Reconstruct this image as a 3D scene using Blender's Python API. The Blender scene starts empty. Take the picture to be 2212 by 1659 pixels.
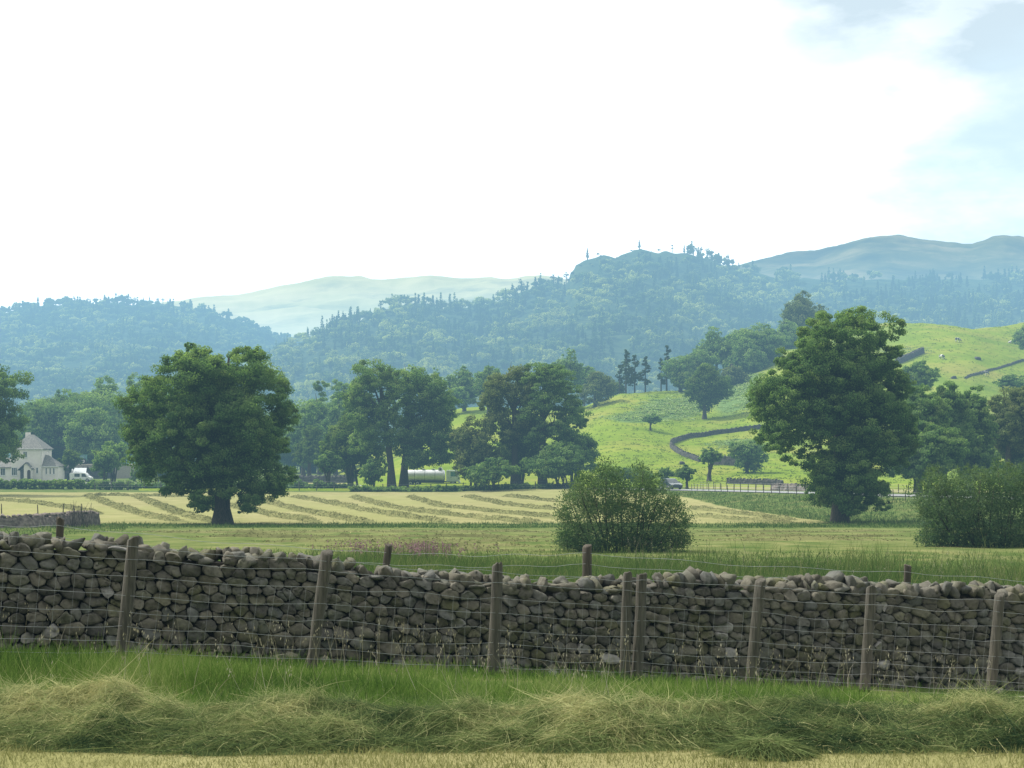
import bpy, bmesh, math, random
import numpy as np
from mathutils import Vector, Matrix

random.seed(7)
RS = np.random.RandomState(11)
SC = bpy.context.scene
COL = SC.collection
F = 3404.0            # focal length in units of a 2212-wide frame
CX, HR = 1106.0, 985.0  # optical axis column, horizon row

def P(px, row, d):
    return Vector(((px - CX) / F * d, d, -(row - HR) / F * d))

# ------------------------------------------------------------------ noise
def _h(ix, iy, iz, s):
    n = (ix * 374761393 + iy * 668265263 + iz * 2147483647 + s * 144269504) & 0xffffffff
    n = ((n ^ (n >> 13)) * 1274126177) & 0xffffffff
    n = n ^ (n >> 16)
    return (n & 0xffff) / 65535.0

def vnoise(x, y, z=0.0, seed=0):
    x = np.asarray(x, float); y = np.asarray(y, float); z = np.asarray(z, float) + 0 * x
    fx, fy, fz = np.floor(x), np.floor(y), np.floor(z)
    ix, iy, iz = fx.astype(np.int64), fy.astype(np.int64), fz.astype(np.int64)
    tx, ty, tz = x - fx, y - fy, z - fz
    tx = tx * tx * (3 - 2 * tx); ty = ty * ty * (3 - 2 * ty); tz = tz * tz * (3 - 2 * tz)
    def L(a, b, t): return a + (b - a) * t
    c = lambda a, b, d: _h(ix + a, iy + b, iz + d, seed)
    r = L(L(L(c(0,0,0), c(1,0,0), tx), L(c(0,1,0), c(1,1,0), tx), ty),
          L(L(c(0,0,1), c(1,0,1), tx), L(c(0,1,1), c(1,1,1), tx), ty), tz)
    return r * 2 - 1

def fbm(x, y, z=0.0, o=4, seed=0):
    a, s, t = 1.0, 0.0, 0.0
    f = 1.0
    for k in range(o):
        s = s + a * vnoise(np.asarray(x) * f, np.asarray(y) * f, np.asarray(z) * f, seed + k * 17)
        t += a; a *= .5; f *= 2.03
    return s / t

def sstep(a, b, x):
    t = np.clip((np.asarray(x, float) - a) / (b - a), 0, 1)
    return t * t * (3 - 2 * t)

# ------------------------------------------------------------------ meshes
def link(name, me, mat, parent=None):
    o = bpy.data.objects.new(name, me)
    COL.objects.link(o)
    if mat is not None:
        me.materials.append(mat)
    if parent is not None:
        o.parent = parent
        o.matrix_parent_inverse = Matrix.Identity(4)
    return o

def npmesh(name, V, Q, tint=None, smooth=False, attrs=None):
    """V (n,3); Q (m,k) faces of one size"""
    V = np.asarray(V, np.float32); Q = np.asarray(Q, np.int32)
    me = bpy.data.meshes.new(name)
    m, k = Q.shape
    me.vertices.add(len(V)); me.vertices.foreach_set('co', V.ravel())
    me.loops.add(m * k); me.loops.foreach_set('vertex_index', Q.ravel())
    me.polygons.add(m)
    me.polygons.foreach_set('loop_start', np.arange(0, m * k, k, dtype=np.int32))
    me.polygons.foreach_set('loop_total', np.full(m, k, np.int32))
    if smooth:
        me.polygons.foreach_set('use_smooth', np.ones(m, bool))
    at = dict(attrs or {})
    if tint is not None: at['tint'] = tint
    for n, v in at.items():
        a = me.attributes.new(n, 'FLOAT', 'POINT')
        a.data.foreach_set('value', np.asarray(v, np.float32).ravel())
    me.update(calc_edges=True)
    me.validate()
    return me

def tag(o, label=None, cat=None, group=None, kind=None):
    if label: o['label'] = label
    if cat: o['category'] = cat
    if group: o['group'] = group
    if kind: o['kind'] = kind
    return o

def empty(name, loc, label, cat, group=None):
    o = bpy.data.objects.new(name, None)
    o.empty_display_size = .5
    COL.objects.link(o); o.location = loc
    return tag(o, label, cat, group)

def copy_tree(o, parent=None):
    c = o.copy(); COL.objects.link(c)
    if parent is not None: c.parent = parent
    for ch in list(o.children): copy_tree(ch, c)
    return c

class MB:
    """collects quads/tris into one mesh"""
    def __init__(s): s.v, s.f = [], []
    def add(s, vs, fs):
        b = len(s.v); s.v += [tuple(v) for v in vs]; s.f += [tuple(i + b for i in f) for f in fs]; return s
    def box(s, x0, x1, y0, y1, z0, z1):
        return s.add([(x0,y0,z0),(x1,y0,z0),(x1,y1,z0),(x0,y1,z0),(x0,y0,z1),(x1,y0,z1),(x1,y1,z1),(x0,y1,z1)],
              [(0,3,2,1),(4,5,6,7),(0,1,5,4),(1,2,6,5),(2,3,7,6),(3,0,4,7)])
    def prism(s, prof, y0, y1):
        """profile in xz, extruded along y"""
        n = len(prof)
        vs = [(x, y0, z) for x, z in prof] + [(x, y1, z) for x, z in prof]
        fs = [tuple(range(n)), tuple(range(2*n-1, n-1, -1))]
        fs += [(i, i + n, (i+1) % n + n, (i+1) % n) for i in range(n)]
        return s.add(vs, fs)
    def tube(s, pts, rad, n=8, cap=True):
        pts = [Vector(p) for p in pts]
        if not hasattr(rad, '__len__'): rad = [rad] * len(pts)
        ref = None; rings = []
        vs, fs = [], []
        for i, p in enumerate(pts):
            t = (pts[min(i+1, len(pts)-1)] - pts[max(i-1, 0)]).normalized()
            if ref is None:
                ref = Vector((0,0,1)) if abs(t.z) < .9 else Vector((1,0,0))
            u = t.cross(ref).normalized(); w = u.cross(t).normalized(); ref = w
            for k in range(n):
                a = 2*math.pi*k/n
                vs.append(p + (u*math.cos(a) + w*math.sin(a)) * rad[i])
        for i in range(len(pts)-1):
            for k in range(n):
                fs.append((i*n+k, i*n+(k+1) % n, (i+1)*n+(k+1) % n, (i+1)*n+k))
        if cap:
            fs.append(tuple(range(n-1, -1, -1))); b = (len(pts)-1)*n
            fs.append(tuple(range(b, b+n)))
        return s.add(vs, fs)
    def cyl(s, c, r, axis, h0, h1, n=20):
        c = Vector(c); a = Vector(axis)
        return s.tube([c + a*h0, c + a*h1], [r, r], n)
    def build(s, name, mat, parent=None, smooth=False, bevel=0, auto=False):
        me = bpy.data.meshes.new(name); me.from_pydata(s.v, [], s.f); me.update()
        bm = bmesh.new(); bm.from_mesh(me); bmesh.ops.recalc_face_normals(bm, faces=bm.faces); 
        if bevel:
            bmesh.ops.bevel(bm, geom=[e for e in bm.edges if len(e.link_faces) == 2 and e.calc_face_angle(0) > .5], offset=bevel, segments=2, affect='EDGES', profile=.6)
        bm.to_mesh(me); bm.free()
        if smooth:
            for p in me.polygons: p.use_smooth = True
            if auto: me.set_sharp_from_angle(angle=math.radians(40))
        return link(name, me, mat, parent)

# ------------------------------------------------------------------ materials
def newmat(name):
    m = bpy.data.materials.new(name); m.use_nodes = True
    nt = m.node_tree; nt.nodes.clear()
    out = nt.nodes.new('ShaderNodeOutputMaterial')
    return m, nt, out
def N(nt, t, **kw):
    n = nt.nodes.new(t)
    for k, v in kw.items():
        if k in n.inputs: n.inputs[k].default_value = v
        else: setattr(n, k, v)
    return n
def c4(c): return (c[0], c[1], c[2], 1)
def ramp(nt, stops):
    r = nt.nodes.new('ShaderNodeValToRGB'); e = r.color_ramp.elements
    while len(e) < len(stops): e.new(.5)
    for q, (p, c) in zip(e, stops): q.position = p; q.color = c4(c)
    return r
def mixc(nt, fac, a, b, mode='MIX'):
    m = nt.nodes.new('ShaderNodeMix'); m.data_type = 'RGBA'; m.blend_type = mode
    for s, v in ((m.inputs[0], fac), (m.inputs[6], a), (m.inputs[7], b)):
        if hasattr(v, 'links') or hasattr(v, 'is_output'): nt.links.new(v, s)
        elif isinstance(v, (int, float)): s.default_value = v
        else: s.default_value = c4(v)
    return m.outputs[2]
def noise(nt, scale, detail=4, rough=.55, vec=None, obj=True, stretch=None):
    tc = nt.nodes.new('ShaderNodeTexCoord')
    src = tc.outputs['Object']
    if stretch:
        mp = nt.nodes.new('ShaderNodeMapping'); mp.inputs['Scale'].default_value = stretch
        nt.links.new(src, mp.inputs[0]); src = mp.outputs[0]
    n = N(nt, 'ShaderNodeTexNoise', Scale=scale, Detail=detail, Roughness=rough)
    nt.links.new(src, n.inputs['Vector'])
    return n.outputs['Fac']
def attr(nt, name):
    a = nt.nodes.new('ShaderNodeAttribute'); a.attribute_name = name
    return a.outputs['Fac']

def simple(name, a, b, scale=6, rough=.8, bump=.0, metal=0, detail=4, stretch=None, lo=.35, hi=.65, spec=.3):
    m, nt, out = newmat(name)
    bs = N(nt, 'ShaderNodeBsdfPrincipled', Roughness=rough, Metallic=metal)
    bs.inputs['Specular IOR Level'].default_value = spec
    f = noise(nt, scale, detail, stretch=stretch)
    r = ramp(nt, [(lo, a), (hi, b)]); nt.links.new(f, r.inputs[0])
    nt.links.new(r.outputs[0], bs.inputs['Base Color'])
    if bump:
        bp = N(nt, 'ShaderNodeBump', Strength=bump, Distance=.02); nt.links.new(f, bp.inputs['Height'])
        nt.links.new(bp.outputs[0], bs.inputs['Normal'])
    nt.links.new(bs.outputs[0], out.inputs[0])
    return m

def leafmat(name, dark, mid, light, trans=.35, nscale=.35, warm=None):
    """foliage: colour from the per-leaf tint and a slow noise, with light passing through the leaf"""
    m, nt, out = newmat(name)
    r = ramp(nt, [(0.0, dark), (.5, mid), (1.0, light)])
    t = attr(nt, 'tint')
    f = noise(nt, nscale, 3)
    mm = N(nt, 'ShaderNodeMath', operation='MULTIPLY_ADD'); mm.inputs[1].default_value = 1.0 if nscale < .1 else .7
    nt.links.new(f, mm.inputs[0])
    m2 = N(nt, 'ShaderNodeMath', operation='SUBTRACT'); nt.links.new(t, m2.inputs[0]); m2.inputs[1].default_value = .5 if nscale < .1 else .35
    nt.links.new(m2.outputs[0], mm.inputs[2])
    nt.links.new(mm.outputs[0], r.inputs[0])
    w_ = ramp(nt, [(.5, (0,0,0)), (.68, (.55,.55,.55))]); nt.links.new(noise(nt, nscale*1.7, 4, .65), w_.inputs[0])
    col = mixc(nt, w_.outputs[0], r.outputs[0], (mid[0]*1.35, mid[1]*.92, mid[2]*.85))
    d = N(nt, 'ShaderNodeBsdfDiffuse'); tr = N(nt, 'ShaderNodeBsdfTranslucent')
    nt.links.new(col, d.inputs[0])
    hs = mixc(nt, 1.0, col, (1.25, 1.35, .6), 'MULTIPLY')
    nt.links.new(hs, tr.inputs[0])
    mx = N(nt, 'ShaderNodeMixShader', Fac=trans)
    nt.links.new(d.outputs[0], mx.inputs[1]); nt.links.new(tr.outputs[0], mx.inputs[2])
    nt.links.new(mx.outputs[0], out.inputs[0])
    return m

M = {}
M['leaf_dark'] = leafmat('leaf_dark', (.04,.08,.036), (.125,.215,.08), (.26,.36,.125), .44)
M['leaf_mid'] = leafmat('leaf_mid', (.045,.09,.038), (.14,.235,.08), (.29,.385,.13), .44)
M['leaf_light'] = leafmat('leaf_light', (.035,.075,.02), (.09,.15,.04), (.19,.25,.07), .4)
M['leaf_olive'] = leafmat('leaf_olive', (.045,.075,.034), (.125,.165,.068), (.24,.28,.115), .4)
M['leaf_willow'] = leafmat('leaf_willow', (.03,.062,.04), (.078,.132,.074), (.18,.245,.14), .38, 1.2)
M['needle'] = leafmat('needle', (.018,.035,.018), (.042,.07,.03), (.09,.125,.05), .25)
M['leaf_wood'] = leafmat('leaf_wood', (.012,.03,.02), (.07,.12,.04), (.36,.40,.13), .35, .011)  # wide dark-to-pale range carries painted highlights and shade of the woods
M['bark'] = simple('bark', (.03,.026,.02), (.085,.07,.052), 5, .95, .6, stretch=(3,3,.6))
M['wood_post'] = simple('weathered_post', (.06,.056,.045), (.125,.116,.094), 14, .9, .5, stretch=(3,3,.25))
M['post_dark'] = simple('dark_post', (.05,.042,.034), (.10,.085,.065), 10, .9, .4, stretch=(3,3,.25))
M['wire'] = simple('galvanised_wire', (.28,.30,.31), (.42,.44,.45), 9, .5, 0, .2)
M['far_stone'] = simple('far_stone', (.03,.028,.026), (.10,.092,.085), 2.6, .95, .8)
M['red_stone'] = simple('reddish_stone', (.10,.08,.07), (.26,.22,.19), 3.5, .95, .8)
M['render'] = simple('pinkish_render', (.76,.70,.64), (.82,.76,.70), 1.5, .9)
M['slate'] = simple('lichened_slate', (.10,.10,.095), (.24,.235,.21), 3, .85, .4, stretch=(1,1,4))
M['dark_slate'] = simple('dark_slate', (.05,.05,.052), (.10,.10,.10), 5, .85, .3)
M['white_paint'] = simple('white_paint', (.62,.62,.60), (.74,.74,.72), 4, .5)
M['pane'] = simple('window_glass', (.02,.028,.033), (.06,.075,.08), 2, .15, spec=.6)
M['door'] = simple('brown_door', (.05,.032,.022), (.08,.05,.035), 6, .7)
M['steel'] = simple('polished_steel', (.62,.64,.65), (.76,.78,.79), 2, .42, 0, .1)
M['chassis'] = simple('dark_chassis', (.03,.03,.032), (.06,.06,.06), 8, .7)
M['tyre'] = simple('rubber', (.018,.018,.018), (.03,.03,.03), 20, .85)
M['rim'] = simple('wheel_rim', (.35,.36,.37), (.5,.5,.5), 9, .4, 0, .6)
M['cab_paint'] = simple('pale_cab_paint', (.5,.56,.56), (.62,.67,.67), 3, .35, spec=.5)
M['teal_glass'] = simple('teal_glass', (.05,.16,.17), (.12,.28,.28), 3, .1, spec=.7)
M['car_paint'] = simple('dark_car_paint', (.016,.03,.03), (.03,.045,.045), 3, .18, spec=.8)
M['amber'] = simple('red_lens', (.35,.03,.02), (.4,.05,.03), 3, .3)
M['shed'] = simple('green_shed_boards', (.03,.06,.05), (.055,.09,.075), 8, .8)
M['tin'] = simple('grey_tin_roof', (.42,.45,.46), (.55,.58,.58), 6, .5)
M['tractor'] = simple('green_tractor_paint', (.03,.11,.07), (.05,.15,.09), 4, .4)
M['tarmac'] = simple('worn_tarmac', (.22,.225,.235), (.29,.295,.30), .8, .85, .1)
M['track'] = simple('pale_gravel', (.26,.235,.19), (.38,.345,.28), 6, .95, .3)

def cow_mat():
    m, nt, out = newmat('cow_hide')
    bs = N(nt, 'ShaderNodeBsdfPrincipled', Roughness=.8)
    oi = nt.nodes.new('ShaderNodeObjectInfo'); tc = nt.nodes.new('ShaderNodeTexCoord')
    ad = N(nt, 'ShaderNodeVectorMath', operation='ADD')
    sc = N(nt, 'ShaderNodeMath', operation='MULTIPLY'); sc.inputs[1].default_value = 40
    nt.links.new(oi.outputs['Random'], sc.inputs[0]); nt.links.new(tc.outputs['Object'], ad.inputs[0]); nt.links.new(sc.outputs[0], ad.inputs[1])
    n = N(nt, 'ShaderNodeTexNoise', Scale=1.3, Detail=1); nt.links.new(ad.outputs[0], n.inputs['Vector'])
    r = ramp(nt, [(.5, (.02,.02,.022)), (.54, (.75,.73,.68))]); nt.links.new(n.outputs['Fac'], r.inputs[0])
    nt.links.new(r.outputs[0], bs.inputs['Base Color']); nt.links.new(bs.outputs[0], out.inputs[0])
    return m
M['cow'] = cow_mat()

def stone_mat(name, lift=1.0):
    m, nt, out = newmat(name)
    bs = N(nt, 'ShaderNodeBsdfPrincipled', Roughness=.92); bs.inputs['Specular IOR Level'].default_value = .2
    t = attr(nt, 'tint')
    k = lift
    r = ramp(nt, [(0, (.075*k,.074*k,.068*k)), (.3, (.135*k,.128*k,.105*k)), (.5, (.18*k,.168*k,.13*k)), (.65, (.14*k,.145*k,.135*k)), (.78, (.155*k,.15*k,.095*k)), (.9, (.20*k,.20*k,.19*k)), (1, (.33*k,.32*k,.30*k))])
    nt.links.new(t, r.inputs[0])
    f = noise(nt, 9, 6, .65)
    r2 = ramp(nt, [(.3, (.62,.62,.6)), (.55, (1,1,1)), (.75, (1.3,1.28,1.15))]); nt.links.new(f, r2.inputs[0])
    c = mixc(nt, 1.0, r.outputs[0], r2.outputs[0], 'MULTIPLY')
    f3 = noise(nt, 34, 3, .7)
    r3 = ramp(nt, [(.63, (0,0,0)), (.72, (1,1,1))]); nt.links.new(f3, r3.inputs[0])
    f4 = noise(nt, 1.6, 2)
    r4 = ramp(nt, [(.45, (0,0,0)), (.65, (.8,.8,.8))]); nt.links.new(f4, r4.inputs[0])
    mu = mixc(nt, 1.0, r3.outputs[0], r4.outputs[0], 'MULTIPLY')
    c = mixc(nt, mu, c, (.36,.36,.31))              # lichen specks
    f5 = noise(nt, 3.2, 4)
    r5 = ramp(nt, [(.56, (0,0,0)), (.72, (.7,.7,.7))]); nt.links.new(f5, r5.inputs[0])
    c = mixc(nt, r5.outputs[0], c, (.11,.115,.045))   # moss
    nt.links.new(c, bs.inputs['Base Color'])
    bp = N(nt, 'ShaderNodeBump', Strength=.7, Distance=.012); nt.links.new(noise(nt, 28, 6, .7), bp.inputs['Height'])
    nt.links.new(bp.outputs[0], bs.inputs['Normal'])
    nt.links.new(bs.outputs[0], out.inputs[0])
    return m
M['wall_stone'] = stone_mat('field_stone', .96)
M['cope_stone'] = stone_mat('cope_stone', .84)
M['wall_core'] = simple('wall_core', (.022,.02,.017), (.045,.04,.033), 8, 1)

def blademat(name, a, b, c, trans=.35):
    m, nt, out = newmat(name)
    r = ramp(nt, [(0, a), (.5, b), (1, c)]); nt.links.new(attr(nt, 'tint'), r.inputs[0])
    d = N(nt, 'ShaderNodeBsdfDiffuse'); tr = N(nt, 'ShaderNodeBsdfTranslucent')
    nt.links.new(r.outputs[0], d.inputs[0]); nt.links.new(r.outputs[0], tr.inputs[0])
    mx = N(nt, 'ShaderNodeMixShader', Fac=trans)
    nt.links.new(d.outputs[0], mx.inputs[1]); nt.links.new(tr.outputs[0], mx.inputs[2]); nt.links.new(mx.outputs[0], out.inputs[0])
    return m
M['grass'] = blademat('verge_grass', (.036,.08,.018), (.12,.21,.038), (.28,.33,.11))
M['rank_grass'] = blademat('rank_grass', (.04,.08,.025), (.10,.165,.04), (.25,.25,.10))
M['hay'] = blademat('cut_hay', (.03,.06,.03), (.185,.245,.088), (.54,.52,.26), .3)  # darkest tone paints the shaded pockets of the hay
M['stubble'] = blademat('mown_stubble', (.16,.18,.06), (.27,.28,.11), (.42,.41,.19), .25)
M['stalk'] = blademat('dry_stalk', (.22,.2,.12), (.36,.33,.22), (.55,.52,.42), .2)
M['petal'] = blademat('pink_flower', (.14,.10,.09), (.26,.15,.17), (.38,.25,.28), .3)
M['bracken'] = leafmat('bracken', (.12,.19,.06), (.24,.34,.13), (.38,.47,.22), .3, .3)
M['tussock'] = blademat('tussock', (.125,.19,.022), (.18,.245,.03), (.26,.285,.055))
M['hay_swath'] = blademat('hay_swath', (.09,.10,.04), (.235,.24,.10), (.42,.39,.18), .2)
M['hay_far'] = simple('hay_swath', (.11,.12,.045), (.25,.235,.10), 1.6, 1, .8, detail=6)

def ground_mat():
    m, nt, out = newmat('valley_ground')
    g1 = ramp(nt, [(.3, (.055,.095,.024)), (.5, (.10,.14,.04)), (.7, (.18,.185,.07))]); nt.links.new(noise(nt, .55, 7, .62), g1.inputs[0])
    s1 = ramp(nt, [(.3, (.21,.205,.085)), (.5, (.275,.26,.118)), (.72, (.35,.325,.16))]); nt.links.new(noise(nt, .35, 8, .65), s1.inputs[0])
    s2 = ramp(nt, [(.38, (0,0,0)), (.62, (1,1,1))]); nt.links.new(noise(nt, .12, 5, .6, stretch=(1,.35,1)), s2.inputs[0])
    st = mixc(nt, mixc(nt, 1.0, s2.outputs[0], (.45,.45,.45), 'MULTIPLY'), s1.outputs[0], (.24,.26,.09))
    ma = attr(nt, 'mown')
    ad = N(nt, 'ShaderNodeMath', operation='MULTIPLY_ADD'); ad.inputs[1].default_value = .5; ad.inputs[2].default_value = -.25
    nt.links.new(noise(nt, .5, 6, .65), ad.inputs[0])
    sm = N(nt, 'ShaderNodeMath', operation='ADD', use_clamp=True); nt.links.new(ma, sm.inputs[0]); nt.links.new(ad.outputs[0], sm.inputs[1])
    rr = ramp(nt, [(.42, (0,0,0)), (.62, (1,1,1))]); nt.links.new(sm.outputs[0], rr.inputs[0])
    c = mixc(nt, rr.outputs[0], g1.outputs[0], st)
    bs = N(nt, 'ShaderNodeBsdfDiffuse'); nt.links.new(c, bs.inputs[0])
    bp = N(nt, 'ShaderNodeBump', Strength=.8, Distance=.15); nt.links.new(noise(nt, 2.2, 8, .7), bp.inputs['Height']); nt.links.new(bp.outputs[0], bs.inputs['Normal'])
    nt.links.new(bs.outputs[0], out.inputs[0])
    return m
M['ground'] = ground_mat()

def hill_mat(name, cols, scales, bump=.6, patch=None):
    m, nt, out = newmat(name)
    r = ramp(nt, [(.3, cols[0]), (.5, cols[1]), (.7, cols[2])]); nt.links.new(noise(nt, scales[0], 8, .62), r.inputs[0])
    c = r.outputs[0]
    if len(cols) > 3:
        q = ramp(nt, [(.5, (0,0,0)), (.68, (.8,.8,.8))]); nt.links.new(noise(nt, scales[1], 6, .65), q.inputs[0])
        c = mixc(nt, q.outputs[0], c, cols[3])
    if patch:
        q = ramp(nt, [(.35, (0,0,0)), (.6, (1,1,1))])
        mm = N(nt, 'ShaderNodeMath', operation='MULTIPLY_ADD', use_clamp=True); mm.inputs[1].default_value = .6
        nt.links.new(noise(nt, scales[1]*3, 6, .7), mm.inputs[0])
        m0 = N(nt, 'ShaderNodeMath', operation='SUBTRACT'); nt.links.new(attr(nt, 'patch'), m0.inputs[0]); m0.inputs[1].default_value = .3
        nt.links.new(m0.outputs[0], mm.inputs[2]); nt.links.new(mm.outputs[0], q.inputs[0])
        c = mixc(nt, q.outputs[0], c, patch)
    bs = N(nt, 'ShaderNodeBsdfDiffuse'); nt.links.new(c, bs.inputs[0])
    bp = N(nt, 'ShaderNodeBump', Strength=bump, Distance=1.0); nt.links.new(noise(nt, scales[0]*6, 8, .7), bp.inputs['Height']); nt.links.new(bp.outputs[0], bs.inputs['Normal'])
    nt.links.new(bs.outputs[0], out.inputs[0])
    return m
M['pasture'] = hill_mat('hill_pasture', [(.12,.19,.018), (.18,.25,.026), (.27,.29,.05), (.26,.25,.06)], (.06, .035), .6, patch=(.12,.19,.06))
M['forest_floor'] = hill_mat('forest_floor', [(.02,.035,.015), (.035,.055,.022), (.06,.08,.03)], (.05, .02))
M['fell'] = hill_mat('bracken_fell', [(.025,.035,.018), (.085,.085,.038), (.20,.165,.09), (.014,.016,.018)], (.009, .005), 1.0)
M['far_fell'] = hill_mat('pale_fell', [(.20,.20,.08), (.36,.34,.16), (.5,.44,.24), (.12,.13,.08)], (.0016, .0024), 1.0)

# ------------------------------------------------------------------ terrain
YD = [-60, 0, 9.5, 11.5, 13, 15, 16.6, 18, 20, 25, 35, 52, 80, 120, 128, 180, 235, 262, 300, 400, 900, 9000]
ZD = [-1.7,-1.75,-1.83,-1.9,-2.0,-2.15,-2.30,-2.50,-2.62,-2.75,-2.95,-3.3,-4.1,-5.35,-5.5,-5.45,-5.3,-5.0,-4.2,-4.0,-5,-8]
ROAD = np.array([(75,108,-3.6),(49,140,-3.9),(32,185,-4.24),(22.4,215,-4.6),(-11.8,258,-4.98),(-41,272,-4.95),(-80,281,-4.8),(-150,290,-4.6)], float)

def road_near(x, y):
    """signed distance to the road centre line (positive = camera side) and road height there"""
    x = np.asarray(x, float); y = np.asarray(y, float)
    best = np.full(x.shape, 1e9); zz = np.zeros(x.shape); sg = np.ones(x.shape)
    for a, b in zip(ROAD[:-1], ROAD[1:]):
        dx, dy = b[0]-a[0], b[1]-a[1]; L2 = dx*dx + dy*dy
        t = np.clip(((x-a[0])*dx + (y-a[1])*dy) / L2, 0, 1)
        qx, qy = a[0]+t*dx, a[1]+t*dy
        d = np.hypot(x-qx, y-qy); k = d < best
        side = (x-a[0])*dy - (y-a[1])*dx     # direction runs right to left and away
        best = np.where(k, d, best); zz = np.where(k, a[2]+t*(b[2]-a[2]), zz); sg = np.where(k, np.where(side > 0, -1, 1), sg)
    return best*sg, zz

def ground(x, y):
    x = np.asarray(x, float); y = np.asarray(y, float)
    z = np.interp(y, YD, ZD)
    z = z - .05*x*sstep(12, 15, y)*(1-sstep(30, 60, y))*(1 - sstep(14, 30, np.abs(x)))
    s, rz = road_near(x, y)
    w = np.where(s > 0, 1-sstep(4.5, 17, s), 1-sstep(25, 60, -s))
    z = z + (rz - .06 - z)*w
    amp = .02 + .05*sstep(20, 60, y)
    z = z + amp*fbm(x*.35, y*.35, o=3, seed=3)*(1 - .9*(np.abs(s) < 6))
    return z

RC = np.array([(300,1040),(700,1030),(850,960),(950,895),(1000,882),(1060,878),(1150,885),(1250,880),(1300,860),(1340,850),(1400,845),(1470,843),(1520,835),(1580,815),(1620,795),(1700,750),(1800,715),(1915,695),(2000,697),(2060,703),(2100,711),(2150,706),(2212,697),(2300,680),(2500,650),(3200,640)], float)
DC = np.array([(300,400),(1000,420),(1340,430),(1620,480),(1915,560),(2100,540),(2212,580),(2500,620),(3200,640)], float)
D0 = 236.0
def hillrow(px, d):
    rc = np.interp(px, RC[:,0], RC[:,1]); dc = np.interp(px, DC[:,0], DC[:,1])
    t = np.clip((d-D0)/(dc-D0), 0, 1)
    S = .45*t + .55*t*t*(3-2*t)
    r0 = HR + 4.9*F/D0
    return r0 + (rc-r0)*S, t, dc
def hill(x, y):
    x = np.asarray(x, float); y = np.asarray(y, float)
    px = CX + F*x/y
    row, t, dc = hillrow(px, np.minimum(y, np.interp(px, DC[:,0], DC[:,1])))
    yy = np.minimum(y, dc)
    z = -(row-HR)*yy/F
    z = z - np.maximum(y-dc, 0)*.16
    z = z + (.5*fbm(x*.05, y*.05, o=3, seed=8) + .12*fbm(x*.3, y*.3, o=3, seed=9))*sstep(D0, D0+60, y)
    return z
def terrain(x, y):
    g = ground(x, y)
    return np.where(np.asarray(y) > D0+2, np.maximum(g, hill(x, np.maximum(y, D0+2))), g)
def T(x, y): return float(terrain(np.array([x], float), np.array([y], float))[0])
def hit(px, row, d0=8, d1=620):
    d = np.geomspace(d0, d1, 5000)
    x = (px-CX)/F*d; z = -(row-HR)*d/F
    t = terrain(x, d)
    k = np.argmax(t >= z)
    if t[k] < z[k]: k = len(d)-1
    return Vector((x[k], d[k], t[k]))

def polar(name, px, d, zf, mat, attrs=None):
    PX, DD = np.meshgrid(px, d)
    X = (PX-CX)/F*DD; Z = zf(PX, DD, X)
    n, m = PX.shape
    i = np.arange(n*m).reshape(n, m)
    Q = np.stack([i[:-1,:-1], i[:-1,1:], i[1:,1:], i[1:,:-1]], -1).reshape(-1, 4)
    A = {k: f(PX, DD, X) for k, f in (attrs or {}).items()}
    me = npmesh(name, np.stack([X, DD, Z], -1).reshape(-1, 3), Q, smooth=True, attrs=A)
    o = link(name, me, mat); o['kind'] = 'structure'
    return o

def mown(x, y):
    """where the grass has been cut for hay"""
    px = CX + F*x/np.maximum(y, .5)
    e = lambda a, b, v: sstep(a-.0, b, v)
    m = 1-sstep(10.6, 11.2, y)
    m = np.maximum(m, .46*sstep(47, 53, y)*(1-sstep(108, 114, y)))
    edge = np.interp(y, [126, 130, 184, 232], [27.5, 26.5, 20.8, 14])
    m = np.maximum(m, sstep(126, 130, y)*(1-sstep(228, 234, y))*(1-sstep(-1, 1, x-edge)))
    s, _ = road_near(x, y)
    m = np.maximum(m, sstep(11, 14, -s)*(1-sstep(34, 40, -s))*sstep(1470, 1500, px))
    m = np.maximum(m, sstep(11, 14, -s)*(1-sstep(50, 60, -s))*sstep(590, 640, px)*(1-sstep(1000, 1050, px)))
    # rough green corner around the ruined wall on the left
    m = m*(1 - sstep(60, 90, y)*(1-sstep(122, 130, y))*(1-sstep(200, 330, px)))
    return m

a = np.concatenate([np.linspace(-2.2, -.45, 30), np.linspace(-.44, .44, 260), np.linspace(.45, 2.2, 30)])
ys = np.concatenate([np.array([-60., -30, -12, -5, 0, 3]), np.geomspace(5, 420, 520), np.geomspace(440, 9000, 40)])
A_, Y_ = np.meshgrid(a, ys)
X_ = A_*np.maximum(Y_, 6) + np.sign(A_)*np.maximum(0, np.abs(A_)-.45)*200
Z_ = ground(X_, Y_)
i = np.arange(A_.size).reshape(A_.shape)
Q = np.stack([i[:-1,:-1], i[:-1,1:], i[1:,1:], i[1:,:-1]], -1).reshape(-1, 4)
gm = npmesh('ground', np.stack([X_, Y_, Z_], -1).reshape(-1, 3), Q, smooth=True, attrs={'mown': mown(X_, Y_)})
g = link('ground', gm, M['ground']); g['kind'] = 'structure'

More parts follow.
